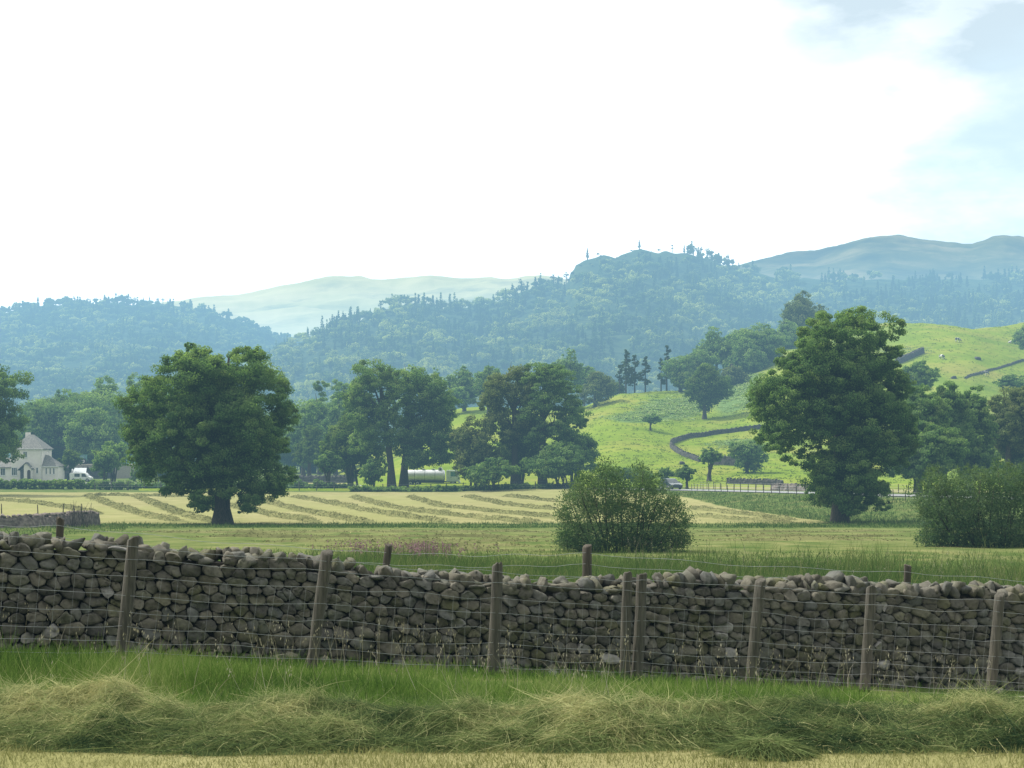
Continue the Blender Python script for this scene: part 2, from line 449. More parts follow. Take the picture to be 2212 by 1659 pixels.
# grassy hill
def bracken_patch(PX, DD, X):
    R, _, _ = hillrow(PX, DD)
    p = np.exp(-(((PX-1440)/75)**2 + ((R-885)/22)**2)) + np.exp(-(((PX-1360)/45)**2 + ((R-905)/10)**2)) \
        + 1.2*np.exp(-(((PX-1600-(850-R)*.6)/40)**2 + ((R-850)/45)**2)) + .7*np.exp(-(((PX-1590)/70)**2+((R-955)/10)**2))
    return np.clip(p, 0, 1)
polar('grassy_hill', np.arange(300, 3200, 8), np.concatenate([np.linspace(D0, 660, 150), np.linspace(680, 1000, 12)]),
      lambda PX, DD, X: np.where(DD < D0+.1, -7, hill(X, DD)) - 2*(DD > 900), M['pasture'], {'patch': bracken_patch})

# road
def strip(name, line, w, mat, dz, uplift=None):
    pts = []
    for q, r in zip(line[:-1], line[1:]):
        for t in np.linspace(0, 1, 24, endpoint=False): pts.append(q + (r-q)*t)
    pts.append(line[-1]); pts = np.array(pts)
    for _ in range(60): pts[1:-1] = (pts[:-2] + pts[2:] + 2*pts[1:-1])/4
    tg = np.gradient(pts[:, :2], axis=0); tg /= np.linalg.norm(tg, axis=1)[:, None]
    nrm = np.stack([-tg[:,1], tg[:,0]], 1)
    V = []
    ks = np.linspace(-.5, .5, 5)
    for k in ks: V.append(np.column_stack([pts[:, :2] + nrm*w*k, pts[:, 2] + dz - .12*(2*k)**2*.3]))
    V = np.stack(V, 1); n, m = V.shape[:2]; i = np.arange(n*m).reshape(n, m)
    Q = np.stack([i[:-1,:-1], i[:-1,1:], i[1:,1:], i[1:,:-1]], -1).reshape(-1, 4)
    o = link(name, npmesh(name, V.reshape(-1, 3), Q, smooth=True), mat); o['kind'] = 'structure'
    return o
strip('road', ROAD, 6.4, M['tarmac'], .06)

# distant hills: (skyline, distance)
def ridge(name, sky, dcrest, d0, base_row, mat, px0, px1, step, rough, pw=1.0, seed=0, back=.25, nd=60):
    sx = np.array(sky, float)
    def zf(PX, DD, X):
        rc = np.interp(PX, sx[:,0], sx[:,1])
        dc = dcrest if not callable(dcrest) else dcrest(PX)
        t = np.clip((DD-d0)/(dc-d0), 0, 1)
        row = base_row + (rc-base_row)*t**pw
        z = -(row-HR)*np.minimum(DD, dc)/F - np.maximum(DD-dc, 0)*back
        k = 1-np.exp(-((1-t)/.06))*.55
        z = z + rough*fbm(X/(rough*7), DD/(rough*7), o=5, seed=seed)*np.where(DD > dc, 1, k)*sstep(0, .1, t)
        return z
    mx = dcrest if not callable(dcrest) else dcrest(np.array([px0, px1, (px0+px1)/2])).max()
    d = np.concatenate([np.linspace(d0, mx*1.001, nd), np.linspace(mx*1.02, mx*1.35, 8)])
    o = polar(name, np.arange(px0, px1, step/2), d, zf, mat)
    return o, zf

FELL_SKY = [(-200,700),(100,690),(300,668),(380,648),(420,638),(480,628),(560,620),(600,615),(720,603),(850,597),(930,590),(1000,597),(1100,604),(1165,598),(1230,606),(1400,640),(1800,700)]
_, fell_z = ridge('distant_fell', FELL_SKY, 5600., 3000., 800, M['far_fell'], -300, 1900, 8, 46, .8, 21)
RF_SKY = [(1200,700),(1400,640),(1560,585),(1610,566),(1640,558),(1690,550),(1700,546),(1760,540),(1800,528),(1850,516),(1880,509),(1920,508),(2000,515),(2050,518),(2100,520),(2130,514),(2170,508),(2212,510),(2300,520),(2500,535),(3000,600)]
_, rf_z = ridge('bracken_fell', RF_SKY, 2600., 1300., 790, M['fell'], 1200, 3000, 8, 13, .85, 31)
LH_SKY = [(-400,720),(-100,690),(0,676),(40,668),(90,660),(150,656),(250,652),(350,654),(400,660),(450,674),(500,692),(560,712),(620,732),(660,748),(760,790),(900,840)]
_, lh_z = ridge('wooded_hill', LH_SKY, 2160., 940., 1002, M['forest_floor'], -400, 900, 8, 9, .75, 41)
CR_SKY = [(420,880),(520,820),(600,765),(660,738),(720,705),(800,680),(860,662),(900,655),(960,662),(1010,664),(1060,655),(1100,640),(1150,625),(1206,614),(1226,608),(1232,586),(1243,570),(1262,558),(1285,552),(1305,545),(1318,546),(1330,549),(1360,540),(1385,534),(1440,541),(1480,548),(1520,556),(1560,568),(1600,580),(1640,590),(1700,596),(1800,604),(1900,600),(2000,604),(2100,598),(2212,600),(2500,610),(3000,640)]
cr_d = lambda PX: np.interp(PX, [420, 900, 1400, 1750, 3000], [1440, 1620, 1700, 1840, 2070])
CR_ROWB = 1002
_, cr_z = ridge('wooded_crag', CR_SKY, cr_d, 900., CR_ROWB, M['forest_floor'], 420, 3000, 8, 7, .72, 51)

# ------------------------------------------------------------------ leaves and trees
def unit(n, rs=RS):
    v = rs.normal(size=(n, 3)); return v/np.linalg.norm(v, axis=1)[:, None]

def cards(C, size, asp=.6, rs=RS, up=0.0, axis=None, outn=None):
    """rhombic leaf faces at the points C"""
    n = len(C)
    nn = unit(n, rs)
    if outn is not None: nn = nn*.75 + outn
    nn[:, 2] += up; nn /= np.linalg.norm(nn, axis=1)[:, None]
    r = unit(n, rs) if axis is None else axis + .35*unit(n, rs)
    u = np.cross(nn, r); u /= np.linalg.norm(u, axis=1)[:, None]+1e-9
    if axis is not None:
        u = r/np.linalg.norm(r, axis=1)[:, None]
    w = np.cross(nn, u); w /= np.linalg.norm(w, axis=1)[:, None]+1e-9
    s = np.asarray(size).reshape(-1, 1)*np.ones((n, 1))
    V = np.stack([C-u*s*.5, C+w*s*asp*.5+u*s*.05, C+u*s*.5, C-w*s*asp*.5+u*s*.05], 1).reshape(-1, 3)
    Q = np.arange(n*4, dtype=np.int32).reshape(n, 4)
    return V, Q

def lobe_leaves(lobes, leaf, lai=3.2, rs=RS, clump=.30, flat=.75, fill=.25, up=.25, droop=0):
    """lobes: (x,y,z,rx,rz) in metres -> leaf cards in clumps on each lobe"""
    CS, TS, OS = [], [], []
    for (x, y, z, rx, rz) in lobes:
        area = math.pi*rx*rz
        n = int(lai*area/(.31*leaf*leaf)*.85) + 30
        ncl = max(7, int(9*(1/clump)**2*.14*(1+min(rx/3, 1.2))))
        d = unit(ncl, rs); d[:, 2] = d[:, 2]*.95 + .12
        rad = np.where(rs.rand(ncl) < fill, rs.uniform(.25, .8, ncl), rs.uniform(.70, .94, ncl))[:, None]
        cc = np.array([x, y, z]) + d*rad*np.array([rx, rx, rz])
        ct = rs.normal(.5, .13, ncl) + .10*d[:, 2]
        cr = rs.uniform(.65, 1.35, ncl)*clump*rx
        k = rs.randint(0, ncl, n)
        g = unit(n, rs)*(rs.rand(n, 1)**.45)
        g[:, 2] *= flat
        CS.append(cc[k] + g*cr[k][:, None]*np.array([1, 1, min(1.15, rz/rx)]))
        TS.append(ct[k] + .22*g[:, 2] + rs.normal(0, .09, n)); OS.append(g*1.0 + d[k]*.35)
    C = np.concatenate(CS); t = np.concatenate(TS)
    V, Q = cards(C, leaf*rs.uniform(.7, 1.35, len(C)), .62, rs, up*.5, outn=np.concatenate(OS))
    return V, Q, np.repeat(np.clip(t, 0, 1), 4)

def crown(name, parent, lobes, leaf, mat, **k):
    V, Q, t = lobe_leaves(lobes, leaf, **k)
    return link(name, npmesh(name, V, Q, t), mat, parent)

def limbs(parent, h0, r0, lobes, tops, mat, lean=0, rs=RS, nlimb=9, flare=1.6, name='trunk', split=None, x0=0):
    mb = MB()
    top = max(l[2] for l in lobes); hh = h0 if h0 else top*.35
    tx = [(x0, 0, -.4), (x0, 0, 0), (x0+lean*.1, 0, hh*.3), (x0+lean*.5, .1, hh*.7), (x0+lean*.8, 0, hh)]
    tx.append((x0+lean+.3*rs.normal(), .2*rs.normal(), hh+(top-hh)*.55)); tx.append((x0+lean+.5*rs.normal(), .3*rs.normal(), hh+(top-hh)*.95))
    mb.tube(tx, [r0*flare*1.1, r0*flare, r0*1.05, r0*.92, r0*.85, r0*.45, r0*.12], 9)
    idx = sorted(range(len(lobes)), key=lambda i: -lobes[i][3])[:nlimb]
    for i in idx:
        x, y, z, rx, rz = lobes[i]
        f = rs.uniform(.75, 1.25); s = Vector((x0+lean*.8*min(f,1), 0, hh*f))
        if z < hh*.9: s = Vector((x0+lean*.5, 0, max(hh*.4, z*.8)))
        e = Vector((x, y, z + rz*.3)); m = s.lerp(e, .5) + Vector((rs.normal()*.1*rx, 0, abs((e-s).length)*.10))
        mb.tube([s, s.lerp(m, .5)+Vector((0,0,.05*rx)), m, m.lerp(e, .6), e], [r0*.5, r0*.4, r0*.3, r0*.18, r0*.06], 6)
        for k in range(2):
            q = m.lerp(e, rs.uniform(.1, .6)); e2 = q + Vector((rs.normal()*rx*.6, rs.normal()*rx*.5, abs(rs.normal())*rz*.7))
            mb.tube([q, q.lerp(e2, .5)+Vector((0,0,.1*rz)), e2], [r0*.17, r0*.12, r0*.04], 5)
    return mb.build(name, mat, parent, smooth=True)

def auto_lobes(x0, x1, z0, z1, depth, rs, n=11, shape='round'):
    cx, cz, hw, hh = (x0+x1)/2, (z0+z1)/2, (x1-x0)/2, (z1-z0)/2
    L = []
    for i in range(n):
        for _ in range(20):
            u, v, w = rs.uniform(-1, 1, 3)
            if (u**4 + v**4 + w*w if shape == 'bushy' else u*u + v*v + w*w) < 1: break
        r = rs.uniform(.36, .50)
        wd = 1.0
        if shape == 'broad': wd = 1.0 if v > -.3 else .75
        if shape == 'dome': v = abs(v)*1.3-.55
        if shape == 'tall': wd = 1-.35*max(v, 0)
        k = 1-r
        L.append((cx + u*hw*k*1.05*wd, w*depth*k, cz + v*hh*k*1.02, hw*r*rs.uniform(.9, 1.15), min(hh*r*1.15, hw*r*1.25)))
    L.append((cx + rs.uniform(-.2, .2)*hw, 0, z1-hh*.30, hw*.36, hh*.30))
    L.append((x0+hw*.30, 0, cz+rs.uniform(-.35,.25)*hh, hw*.32, hh*.32)); L.append((x1-hw*.30, 0, cz+rs.uniform(-.35,.25)*hh, hw*.32, hh*.32))
    return L

def tree(name, label, cat, d, tpx, x0, x1, r0, r1, mat='leaf_mid', shape='round', n=11, trunk=.35, group=None, leafpx=4.4, lai=3.6, base=None,
         lean=0, lobes=None, nlimb=8, seed=None, hfork=None, clump=.36, flat=.7, fill=.32, dscale=1.0):
    """a broadleaf tree: trunk column tpx, crown between columns x0..x1 and rows r0 (top)..r1, standing at distance d"""
    rs = np.random.RandomState(seed if seed is not None else (int(tpx)*7+int(r0)) % 99991)
    k = d/F
    X = (tpx-CX)*k; zb = T(X, d) if base is None else base
    mx = lambda p: (p-tpx)*k
    mz = lambda r: -(r-HR)*k - zb
    o = empty(name, (X, d, zb-.05), label, cat, group)
    if lobes:
        L = []
        for (px, row, rp) in lobes:
            rr = rp*k*1.12; R = (x1-x0)*k*.5
            off = abs(px-(x0+x1)/2)/((x1-x0)/2)
            dep = R*math.sqrt(max(.05, 1-off*off))*.75*dscale
            L.append((mx(px), rs.uniform(-.35, .1)*dep, mz(row), rr, rr*.92))
            if dep > rr*.6:
                L.append((mx(px)+rs.normal()*rr*.3, dep*rs.uniform(.5, .8), mz(row)+rs.normal()*rr*.2, rr*.9, rr*.85))
                L.append((mx(px)+rs.normal()*rr*.3, -dep*rs.uniform(.5, .8), mz(row)+rs.normal()*rr*.25, rr*.8, rr*.75))
    else:
        L = auto_lobes(mx(x0), mx(x1), mz(r1), mz(r0), (x1-x0)*k*.45*dscale, rs, int(n*1.6), shape)
    limbs(o, hfork*k if hfork else None, trunk, L, None, M['bark'], lean, rs, nlimb)
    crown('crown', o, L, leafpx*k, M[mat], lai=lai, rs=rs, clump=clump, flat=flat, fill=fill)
    return o

def bush(name, label, cat, d, x0, x1, r0, r1, mat='leaf_mid', leafpx=4.8, lai=3, n=11, group=None, shape='bushy', base=None, seed=None, clump=.34, stems=7):
    rs = np.random.RandomState(seed if seed is not None else (int(x0)*13+int(r0)) % 99991)
    k = d/F; c = (x0+x1)/2; X = (c-CX)*k
    zb = T(X, d) if base is None else base
    o = empty(name, (X, d, zb-.05), label, cat, group)
    zt = -(r0-HR)*k - zb; z0 = min(-(r1-HR)*k - zb, zt*.3)
    L = auto_lobes((x0-c)*k, (x1-c)*k, z0, zt, (x1-x0)*k*.45, rs, n, shape)
    for q in range(stems):
        mb = MB()
        l = L[q % len(L)]; b = Vector((rs.normal()*.15*(x1-x0)*k*.3, rs.normal()*.2, -.2))
        e = Vector((l[0], l[1], l[2]+l[4]*.5)); m = b.lerp(e, .5)+Vector((0,0,.15*zt))
        mb.tube([b, m, e], [.016*zt, .012*zt, .004*zt], 5)
        mb.build('stem', M['bark'], o, smooth=True)
    crown('foliage', o, L, leafpx*k, M[mat], lai=lai, rs=rs, clump=clump)
    return o

# --- big trees of the hay field
tree('field_tree', 'big round dark green tree on a short trunk in the hay field', 'tree', 127, 480, 278, 632, 755, 1105, 'leaf_dark',
     trunk=.62, hfork=120, leafpx=4.3, lai=3.6, nlimb=16, seed=3, lobes=[
     (440,800,52),(500,790,40),(560,805,42),(375,825,42),(400,780,26),(330,870,44),(420,880,60),(510,870,62),(595,850,36),(600,900,34),
     (320,930,42),(390,950,56),(470,960,60),(550,950,58),(600,965,30),(330,1000,46),(400,1030,44),(480,1030,46),(550,1035,50),(610,1035,28),
     (440,1075,30),(540,1075,30),(590,1060,26),(372,1050,24),(448,1092,18),(300,985,22),(300,900,22),(290,950,16),(535,1098,12),(365,870,34),(548,766,20),(430,764,16),(460,850,56),(440,915,58),(520,925,58),(480,1000,52),(400,1000,48),(545,985,50)])
tree('field_tree', 'tallest dark tree with an ivy-clad trunk, standing between the road and the willow bushes', 'tree', 130, 1815, 1618, 1962, 668, 1112, 'leaf_dark',
     trunk=.55, hfork=190, leafpx=4.3, lai=3.6, nlimb=12, seed=5, lobes=[
     (1790,712,42),(1845,705,38),(1890,735,38),(1740,760,40),(1800,770,52),(1860,780,52),(1905,790,28),(1720,800,36),(1670,850,46),(1740,850,54),
     (1810,850,54),(1880,850,48),(1935,825,26),(1650,900,34),(1700,920,44),(1760,930,36),(1900,900,44),(1945,890,28),(1690,955,26),(1665,935,24),
     (1735,980,24),(1830,1000,46),(1880,990,46),(1780,1010,36),(1920,960,40),(1800,905,40),(1840,930,38),(1815,975,38),(1785,870,36),(1850,880,34),(1945,850,26),(1950,925,26),(1935,985,28),(1935,760,18),(1790,1050,42),(1850,1050,46),(1890,1050,30),(1770,1075,22),(1830,1085,30),(1880,1085,20),(1640,860,22),(1755,715,26),(1770,810,54),(1830,830,54),(1850,960,50),(1770,890,52),(1830,1030,48),(1890,850,46)])
tree('field_tree', 'dark tree cut off by the left edge of the photo, beside the pale house', 'tree', 215, -55, -160, 47, 772, 1015, 'leaf_dark', trunk=.5, hfork=90, seed=8, leafpx=4.3, nlimb=8, lobes=[
     (-20,815,34),(8,850,34),(-40,880,60),(15,905,34),(-30,960,54),(12,950,30),(-100,900,55),(-70,830,44),(-10,990,26),(-90,980,50)])
# --- pair by the tanker
tree('roadside_tree', 'light green spreading tree left of the two trunks behind the hay field', 'tree', 243, 846, 738, 872, 782, 985, 'leaf_mid', trunk=.5, hfork=150, seed=12, lean=-1.2, lobes=[
     (800,815,34),(770,850,30),(835,815,26),(850,850,30),(790,885,32),(745+18,875,20),(835,890,30),(800,930,34),(850,940,26),(775,960,24)])
tree('roadside_tree', 'dense dark tree whose crown overhangs the silver tanker lorry', 'tree', 246, 872, 845, 988, 795, 1015, 'leaf_dark', trunk=.55, hfork=120, seed=14, lean=.8, lobes=[
     (890,825,32),(930,830,30),(955,860,28),(905,870,40),(950,905,34),(965,945,26),(905,930,38),(880,965,30),(930,975,36),(960,985,22),(900,1000,18),(870,890,26)])
tree('roadside_tree', 'tall dark feathery tree with a bare forked trunk behind the centre willow bush', 'tree', 240, 1112, 1035, 1175, 800, 1000, 'leaf_olive', trunk=.5, hfork=150, seed=15, lobes=[
     (1085,830,32),(1060,870,26),(1120,815,30),(1130,860,34),(1085,900,28),(1140,910,28),(1050,925,20),(1100,945,24)])
tree('roadside_tree', 'tall dark tree with two upright trunks, just right of the forked feathery one', 'tree', 238, 1172, 1110, 1275, 785, 1010, 'leaf_dark', trunk=.55, hfork=150, seed=16, flat=.5, lobes=[
     (1160,810,28),(1195,815,30),(1225,845,30),(1180,860,40),(1230,890,28),(1150,890,30),(1200,920,34),(1250,915,16),(1160,945,28),(1235,960,26),(1200,980,24),(1255,985,22)])
bush('roadside_bush', 'very dark low thicket at the foot of the two tall roadside trees', 'bush', 232, 1120, 1300, 950, 1052, 'leaf_dark', n=14, shape='dome')
bush('roadside_bush', 'brownish green tall thicket right of the tanker cab', 'bush', 236, 966, 1090, 898, 1045, 'leaf_olive', n=14)
bush('roadside_bush', 'dark low thicket touching the tanker cab', 'bush', 230, 1000, 1130, 985, 1050, 'leaf_dark', n=10)
bush('roadside_bush', 'pale green tall bush left of the two roadside trunks', 'bush', 250, 690, 835, 882, 1035, 'leaf_light', n=16)
bush('roadside_bush', 'dark scrub at the foot of the left roadside trunk', 'bush', 238, 775, 842, 985, 1048, 'leaf_dark', n=9)
tree('round_tree', 'small neat round tree on a short trunk in the roadside verge', 'tree', 243, 708, 678, 742, 972, 1030, 'leaf_dark', trunk=.35, n=12, hfork=12)
# --- trees behind the road, left half
B = [(175,'broad oak-like tree at the left end of the dark wood behind the house', 350, 40,130,858,1030),
     (120,'tree with a pale crown second from the left in the dark wood', 365, 85,190,835,1030),
     (235,'tall tree in the middle of the dark wood left of the big field tree', 380, 150,285,805,1030),
     (310,'tree of the dark wood half hidden by the big field tree', 372, 235,360,798,1030),
     (205,'lower tree in front of the dark wood above the van', 340, 140,270,880,1030)]
for (p,l,d,x0,x1,r0,r1) in B:
    tree('wood_tree', l, 'tree', d, p, x0, x1, r0, r1, 'leaf_mid', trunk=.45, n=12, group='trees of the dark wood', lai=3.0)
bush('wood_thicket', 'long shady dark thicket closing the wood behind the house', 'thicket', 362, 20, 330, 850, 1025, 'leaf_dark', n=60, leafpx=5, stems=10)
bush('wood_thicket', 'dark thicket closing the gaps between the trees right of the big field tree', 'thicket', 372, 560, 790, 860, 1028, 'leaf_dark', n=46, leafpx=5, stems=10)
bush('roadside_bush', 'leafy thicket between the trunks of the two tall roadside trees', 'bush', 243, 1060, 1185, 900, 1048, 'leaf_mid', n=18)
bush('roadside_bush', 'dark broad thicket right of the twin-trunked roadside tree', 'bush', 241, 1185, 1292, 925, 1048, 'leaf_dark', n=18)
B = [(655,'tree right of the big field tree, trunk behind the roadside hedge', 330, 610,705,880,1030,'leaf_dark'),
     (690,'tall tree behind the small round roadside tree', 345, 640,740,812,1025,'leaf_mid'),
     (745,'tree peeping over the pale bush left of the roadside pair', 360, 690,790,815,1000,'leaf_mid'),
     (620,'bluish tree half hidden behind the right side of the big field tree', 385, 560,660,850,1030,'leaf_mid'),
     (668,'pale tree lowest in front of the trees right of the big field tree', 312, 632,720,915,1028,'leaf_light'),
     (725,'dark round tree between the roadside pair and the big field tree', 335, 685,775,860,1030,'leaf_dark')]
for (p,l,d,x0,x1,r0,r1,m) in B:
    tree('valley_tree', l, 'tree', d, p, x0, x1, r0, r1, m, trunk=.4, n=12, group='trees beyond the road')
tree('valley_tree', 'dark small-topped tree peeping over the roadside pair', 'tree', 400, 940, 922, 962, 792, 880, 'leaf_dark', trunk=.35, n=8)
tree('valley_tree', 'domed open tree standing behind, between the two roadside clumps', 'tree', 405, 1003, 958, 1042, 790, 880, 'leaf_mid', trunk=.4, n=12, shape='dome')
tree('valley_tree', 'pale tree low between the two roadside clumps above the bright pasture', 'tree', 400, 975, 950, 1030, 835, 885, 'leaf_mid', trunk=.3, n=8)
tree('valley_tree', 'tree behind the left shoulder of the tall feathery tree', 'tree', 390, 1055, 1018, 1110, 790, 885, 'leaf_mid', trunk=.4, n=12)
tree('hill_tree', 'fan-shaped tree standing above the twin-trunked roadside tree', 'tree', 420, 1222, 1182, 1266, 752, 850, 'leaf_mid', trunk=.4, n=13, shape='dome', hfork=55, lai=2.2)
tree('hill_tree', 'open crowned tree at the left end of the hill pasture, throwing a shadow', 'tree', 410, 1285, 1240, 1336, 803, 880, 'leaf_olive', trunk=.4, n=13, lai=2.4)
# --- pines and copse on the hill
def pine(name, label, d, px, w, r0, r1, mat='needle', base=None, group=None, bare=.35, seed=0, leafpx=4.8):
    rs = np.random.RandomState(int(px)*3+seed); k = d/F; X = (px-CX)*k
    zb = T(X, d) if base is None else base
    h = -(r0-HR)*k - zb
    o = empty(name, (X, d, zb-.05), label, 'tree', group)
    L = []
    n = 9
    mb = MB(); mb.tube([(0,0,-.3),(0,0,h*.4),(.1,0,h*.97)], [.030*h*.6+.05, .02*h*.6+.04, .03], 7)
    for i in range(n):
        f = i/(n-1); z = h*(bare+(1-bare)*f); R = w*k*.5*(1-.6*f**1.5)
        a = rs.uniform(0, 6.28); q = R*rs.uniform(.25, .6) if f < .9 else 0
        L.append((math.cos(a)*q, math.sin(a)*q, z*.985, R*.62, R*.42))
        mb.tube([(0,0,z*.9), (math.cos(a)*q*.6, math.sin(a)*q*.6, z*.95), (math.cos(a)*q*1.3, math.sin(a)*q*1.3, z*.98)], [.08*w*k*.15, .05*w*k*.15, .02], 5)
    mb.build('trunk', M['bark'], o, smooth=True)
    crown('crown', o, L, leafpx*k, M[mat], lai=2.6, rs=rs, clump=.42, flat=.5)
    return o
for i, (px, w, r0, l) in enumerate([(1352,44,757,'tallest dark pine of the group at the head of the pasture'),(1371,40,768,'pine just right of the tallest pine at the pasture head'),
        (1394,36,772,'thin-topped pine right of the pine group at the pasture head'),(1338,30,790,'short pine on the left side of the pine group'),(1440,36,748,'lone dark pine beside the hill copse'),(1428,28,775,'smaller pine left of the lone dark pine beside the copse')]):
    pine('pine_tree', l, 438+i*3, px, w, r0, 850, group='pines at the head of the pasture')
H = [(1330,470,1300,1352,820,858,'leaf_light','pale round tree low behind the pines'),(1262,450,1225,1300,790,850,'leaf_mid','pale tree behind the open crowned pasture tree')]
for (p,d,x0,x1,r0,r1,m,l) in H: tree('hill_tree', l, 'tree', d, p, x0, x1, r0, r1, m, trunk=.3, n=9)
H = [(1615,462,1560,1668,728,838,'leaf_mid','full tree filling the copse below the broad spreading tree'),
     (1660,478,1610,1720,745,830,'leaf_light','sunlit tree low behind the left shoulder of the tallest tree'),
     (1490,440,1450,1530,795,852,'leaf_light','pale low tree in front of the left end of the copse'),
     (1470,445,1428,1520,765,850,'leaf_mid','round leafy tree at the left end of the hill copse'),
     (1505,452,1455,1560,752,838,'leaf_dark','dark middle tree of the hill copse'),
     (1548,468,1500,1592,702,815,'leaf_mid','open fan-topped tree rising from the hill copse'),
     (1590,485,1555,1640,705,800,'leaf_mid','tree behind, between the fan-topped and the broad tree of the copse'),
     (1642,470,1570,1705,696,790,'leaf_mid','broad spreading tree at the top of the bracken slope'),
     (1733,520,1680,1785,628,740,'leaf_olive','tall pale brownish tree rising behind the tallest dark tree'),
     (1700,500,1650,1760,690,775,'leaf_mid','tree between the broad spreading tree and the tallest dark tree'),
     (1580,440,1550,1622,788,842,'leaf_olive','low brownish tree right of the sunlit pasture tree')]
for (p,d,x0,x1,r0,r1,m,l) in H:
    tree('hill_tree', l, 'tree', d, p, x0, x1, r0, r1, m, trunk=.42, n=14, shape='dome' if r0 < 705 else 'round', group='trees of the hill copse', hfork=50, lai=2.7)
b = hit(1522, 905, 240)
tree('hill_tree', 'pale sunlit tree with a dark trunk standing alone on the bracken slope', 'tree', b.y, 1522, 1478, 1585, 784, 892, 'leaf_light', trunk=.45, n=14, hfork=42, lai=2.5, seed=5)
b = hit(1408, 930, 240)
tree('hawthorn', 'small dark hawthorn below the bracken patch in mid pasture', 'tree', b.y, 1405, 1386, 1432, 893, 920, 'leaf_dark', trunk=.22, n=9, hfork=12)
b = hit(1615, 1022, 200)
bush('field_bush', 'large pale round bush by the low wall below the curved stone wall', 'bush', b.y, 1572, 1660, 950, 1024, 'leaf_mid', n=16)
tree('hawthorn', 'small tree on a stout trunk at the lower end of the curved stone wall', 'tree', 262, 1532, 1508, 1562, 964, 1008, 'leaf_mid', trunk=.4, n=9, hfork=14)
tree('hawthorn', 'small dark tree beside the road just right of the dark car', 'tree', 226, 1484, 1458, 1504, 1002, 1042, 'leaf_dark', trunk=.2, n=9)
bush('field_bush', 'low green bush left of the small roadside tree above the car', 'bush', 236, 1418, 1466, 1008, 1036, 'leaf_mid', n=8)
bush('field_bush', 'green bush filling the gap left of the dark car', 'bush', 240, 1290, 1420, 1008, 1045, 'leaf_mid', n=12)
# --- right
D_ = [(1985,172,1905,2055,812,1045,'leaf_dark','broad dark tree left of the dark roadside group beyond the tallest tree'),
      (2040,178,1950,2110,818,1048,'leaf_dark','dark tree in the middle of the right roadside group'),
      (2095,182,2040,2155,820,1050,'leaf_dark','round-topped dark tree at the right end of the roadside group'),
      (2008,168,1915,2090,900,1052,'leaf_dark','low dark tree hiding the trunks of the right roadside group')]
for (p,d,x0,x1,r0,r1,m,l) in D_: tree('roadside_tree', l, 'tree', d, p, x0, x1, r0, r1, m, trunk=.32, n=20, lai=4.2, group='dark trees right of the tallest tree', flat=.55)
tree('roadside_tree', 'layered grey-green tree at the right edge above the willow bush', 'tree', 190, 2178, 2120, 2290, 832, 1005, 'leaf_olive', trunk=.4, n=15, flat=.45, hfork=80)
tree('hill_tree', 'dark windswept tree on the pasture at the right edge, above the layered tree', 'tree', 330, 2185, 2145, 2222, 808, 850, 'leaf_dark', trunk=.3, n=9)
tree('hill_tree', 'pale bush-like tree on the pasture right of the tallest tree', 'tree', 300, 1985, 1940, 2030, 778, 850, 'leaf_mid', trunk=.3, n=12)
b = hit(2230, 785, 300)
tree('hill_tree', 'tree on the upper pasture cut by the right edge of the photo', 'tree', b.y, 2232, 2188, 2290, 690, 778, 'leaf_mid', trunk=.3, n=11)
bush('roadside_bush', 'deep shady dark thicket under the dark trees right of the tallest tree', 'bush', 174, 1900, 2060, 925, 1048, 'leaf_dark', n=22, lai=3.6)
bush('roadside_bush', 'dark thicket under the right end of the roadside tree group', 'bush', 180, 2040, 2150, 930, 1050, 'leaf_dark', n=16, lai=3.6)
bush('roadside_bush', 'dark scrub under the layered grey-green tree at the right edge', 'bush', 192, 2130, 2260, 945, 1050, 'leaf_dark', n=16)
# --- garden and hedge trees by the house
G = [(224,262,195,262,972,1045,'leaf_mid','garden tree right of the white van'),(305,258,280,338,995,1048,'leaf_dark','dark bush in the hedge left of the big field tree'),
     (245,275,200,285,952,1010,'leaf_mid','leafy garden tree behind the van, tallest in the yard hedge'),(150,305,122,180,970,1004,'leaf_light','bright yellow-green tree behind the yard tractor'),
     (330,280,290,400,985,1045,'leaf_light','pale bush half behind the left side of the big field tree')]
for (p,d,x0,x1,r0,r1,m,l) in G: bush('garden_bush', l, 'bush', d, x0, x1, r0, r1, m, n=11)
G = [(-40,70,1034,1056),(60,150,1030,1055),(140,210,1034,1056)]
rs = np.random.RandomState(5)
def hedge(label, segs, d, mat, leafpx=6, w=1.2):
    """one hedge along a run of (px, top row) points"""
    k = d/F; px0, px1 = segs[0][0], segs[-1][0]; cpx = (px0+px1)/2; X = (cpx-CX)*k; zb = T(X, d)
    o = empty('hedge', (X, d, zb), label, 'hedge')
    L = []; st = MB()
    for px in np.arange(px0, px1, 9.0):
        top = np.interp(px, [s[0] for s in segs], [s[1] for s in segs]) + rs.normal()*1.5
        x = (px-cpx)*k; zg = T(X+x, d)-zb; h = max(.5, -(top-HR)*k - zb - zg)
        r = 8*k
        for z in np.arange(zg+r*.4, zg+h-r*.3, r*1.1): L.append((x, rs.normal()*w*.2, z, r*1.1, r*.9))
        L.append((x, rs.normal()*w*.2, zg+h-r*.7, r, r*.75))
        MB().tube([(x, 0, zg-.2), (x+rs.normal()*.1, 0, zg+h*.8)], [.03, .01], 4).build('stem', M['bark'], o)
    crown('foliage', o, L, leafpx*k, M[mat], lai=2.6, rs=rs, clump=.5)
    return o
hedge('uneven leafy hedge in front of the pale house', [(-60,1032),(20,1038),(60,1033),(110,1040),(165,1036),(215,1042)], 246, 'leaf_mid')
hedge('low dark hedge running behind the big field tree to the round roadside tree', [(215,1040),(300,1042),(420,1044),(560,1043),(680,1042),(760,1045)], 243, 'leaf_dark')
hedge('low shaded hedge along the field end below the tanker', [(760,1050),(880,1053),(1000,1049),(1130,1045),(1230,1046)], 233, 'leaf_mid')

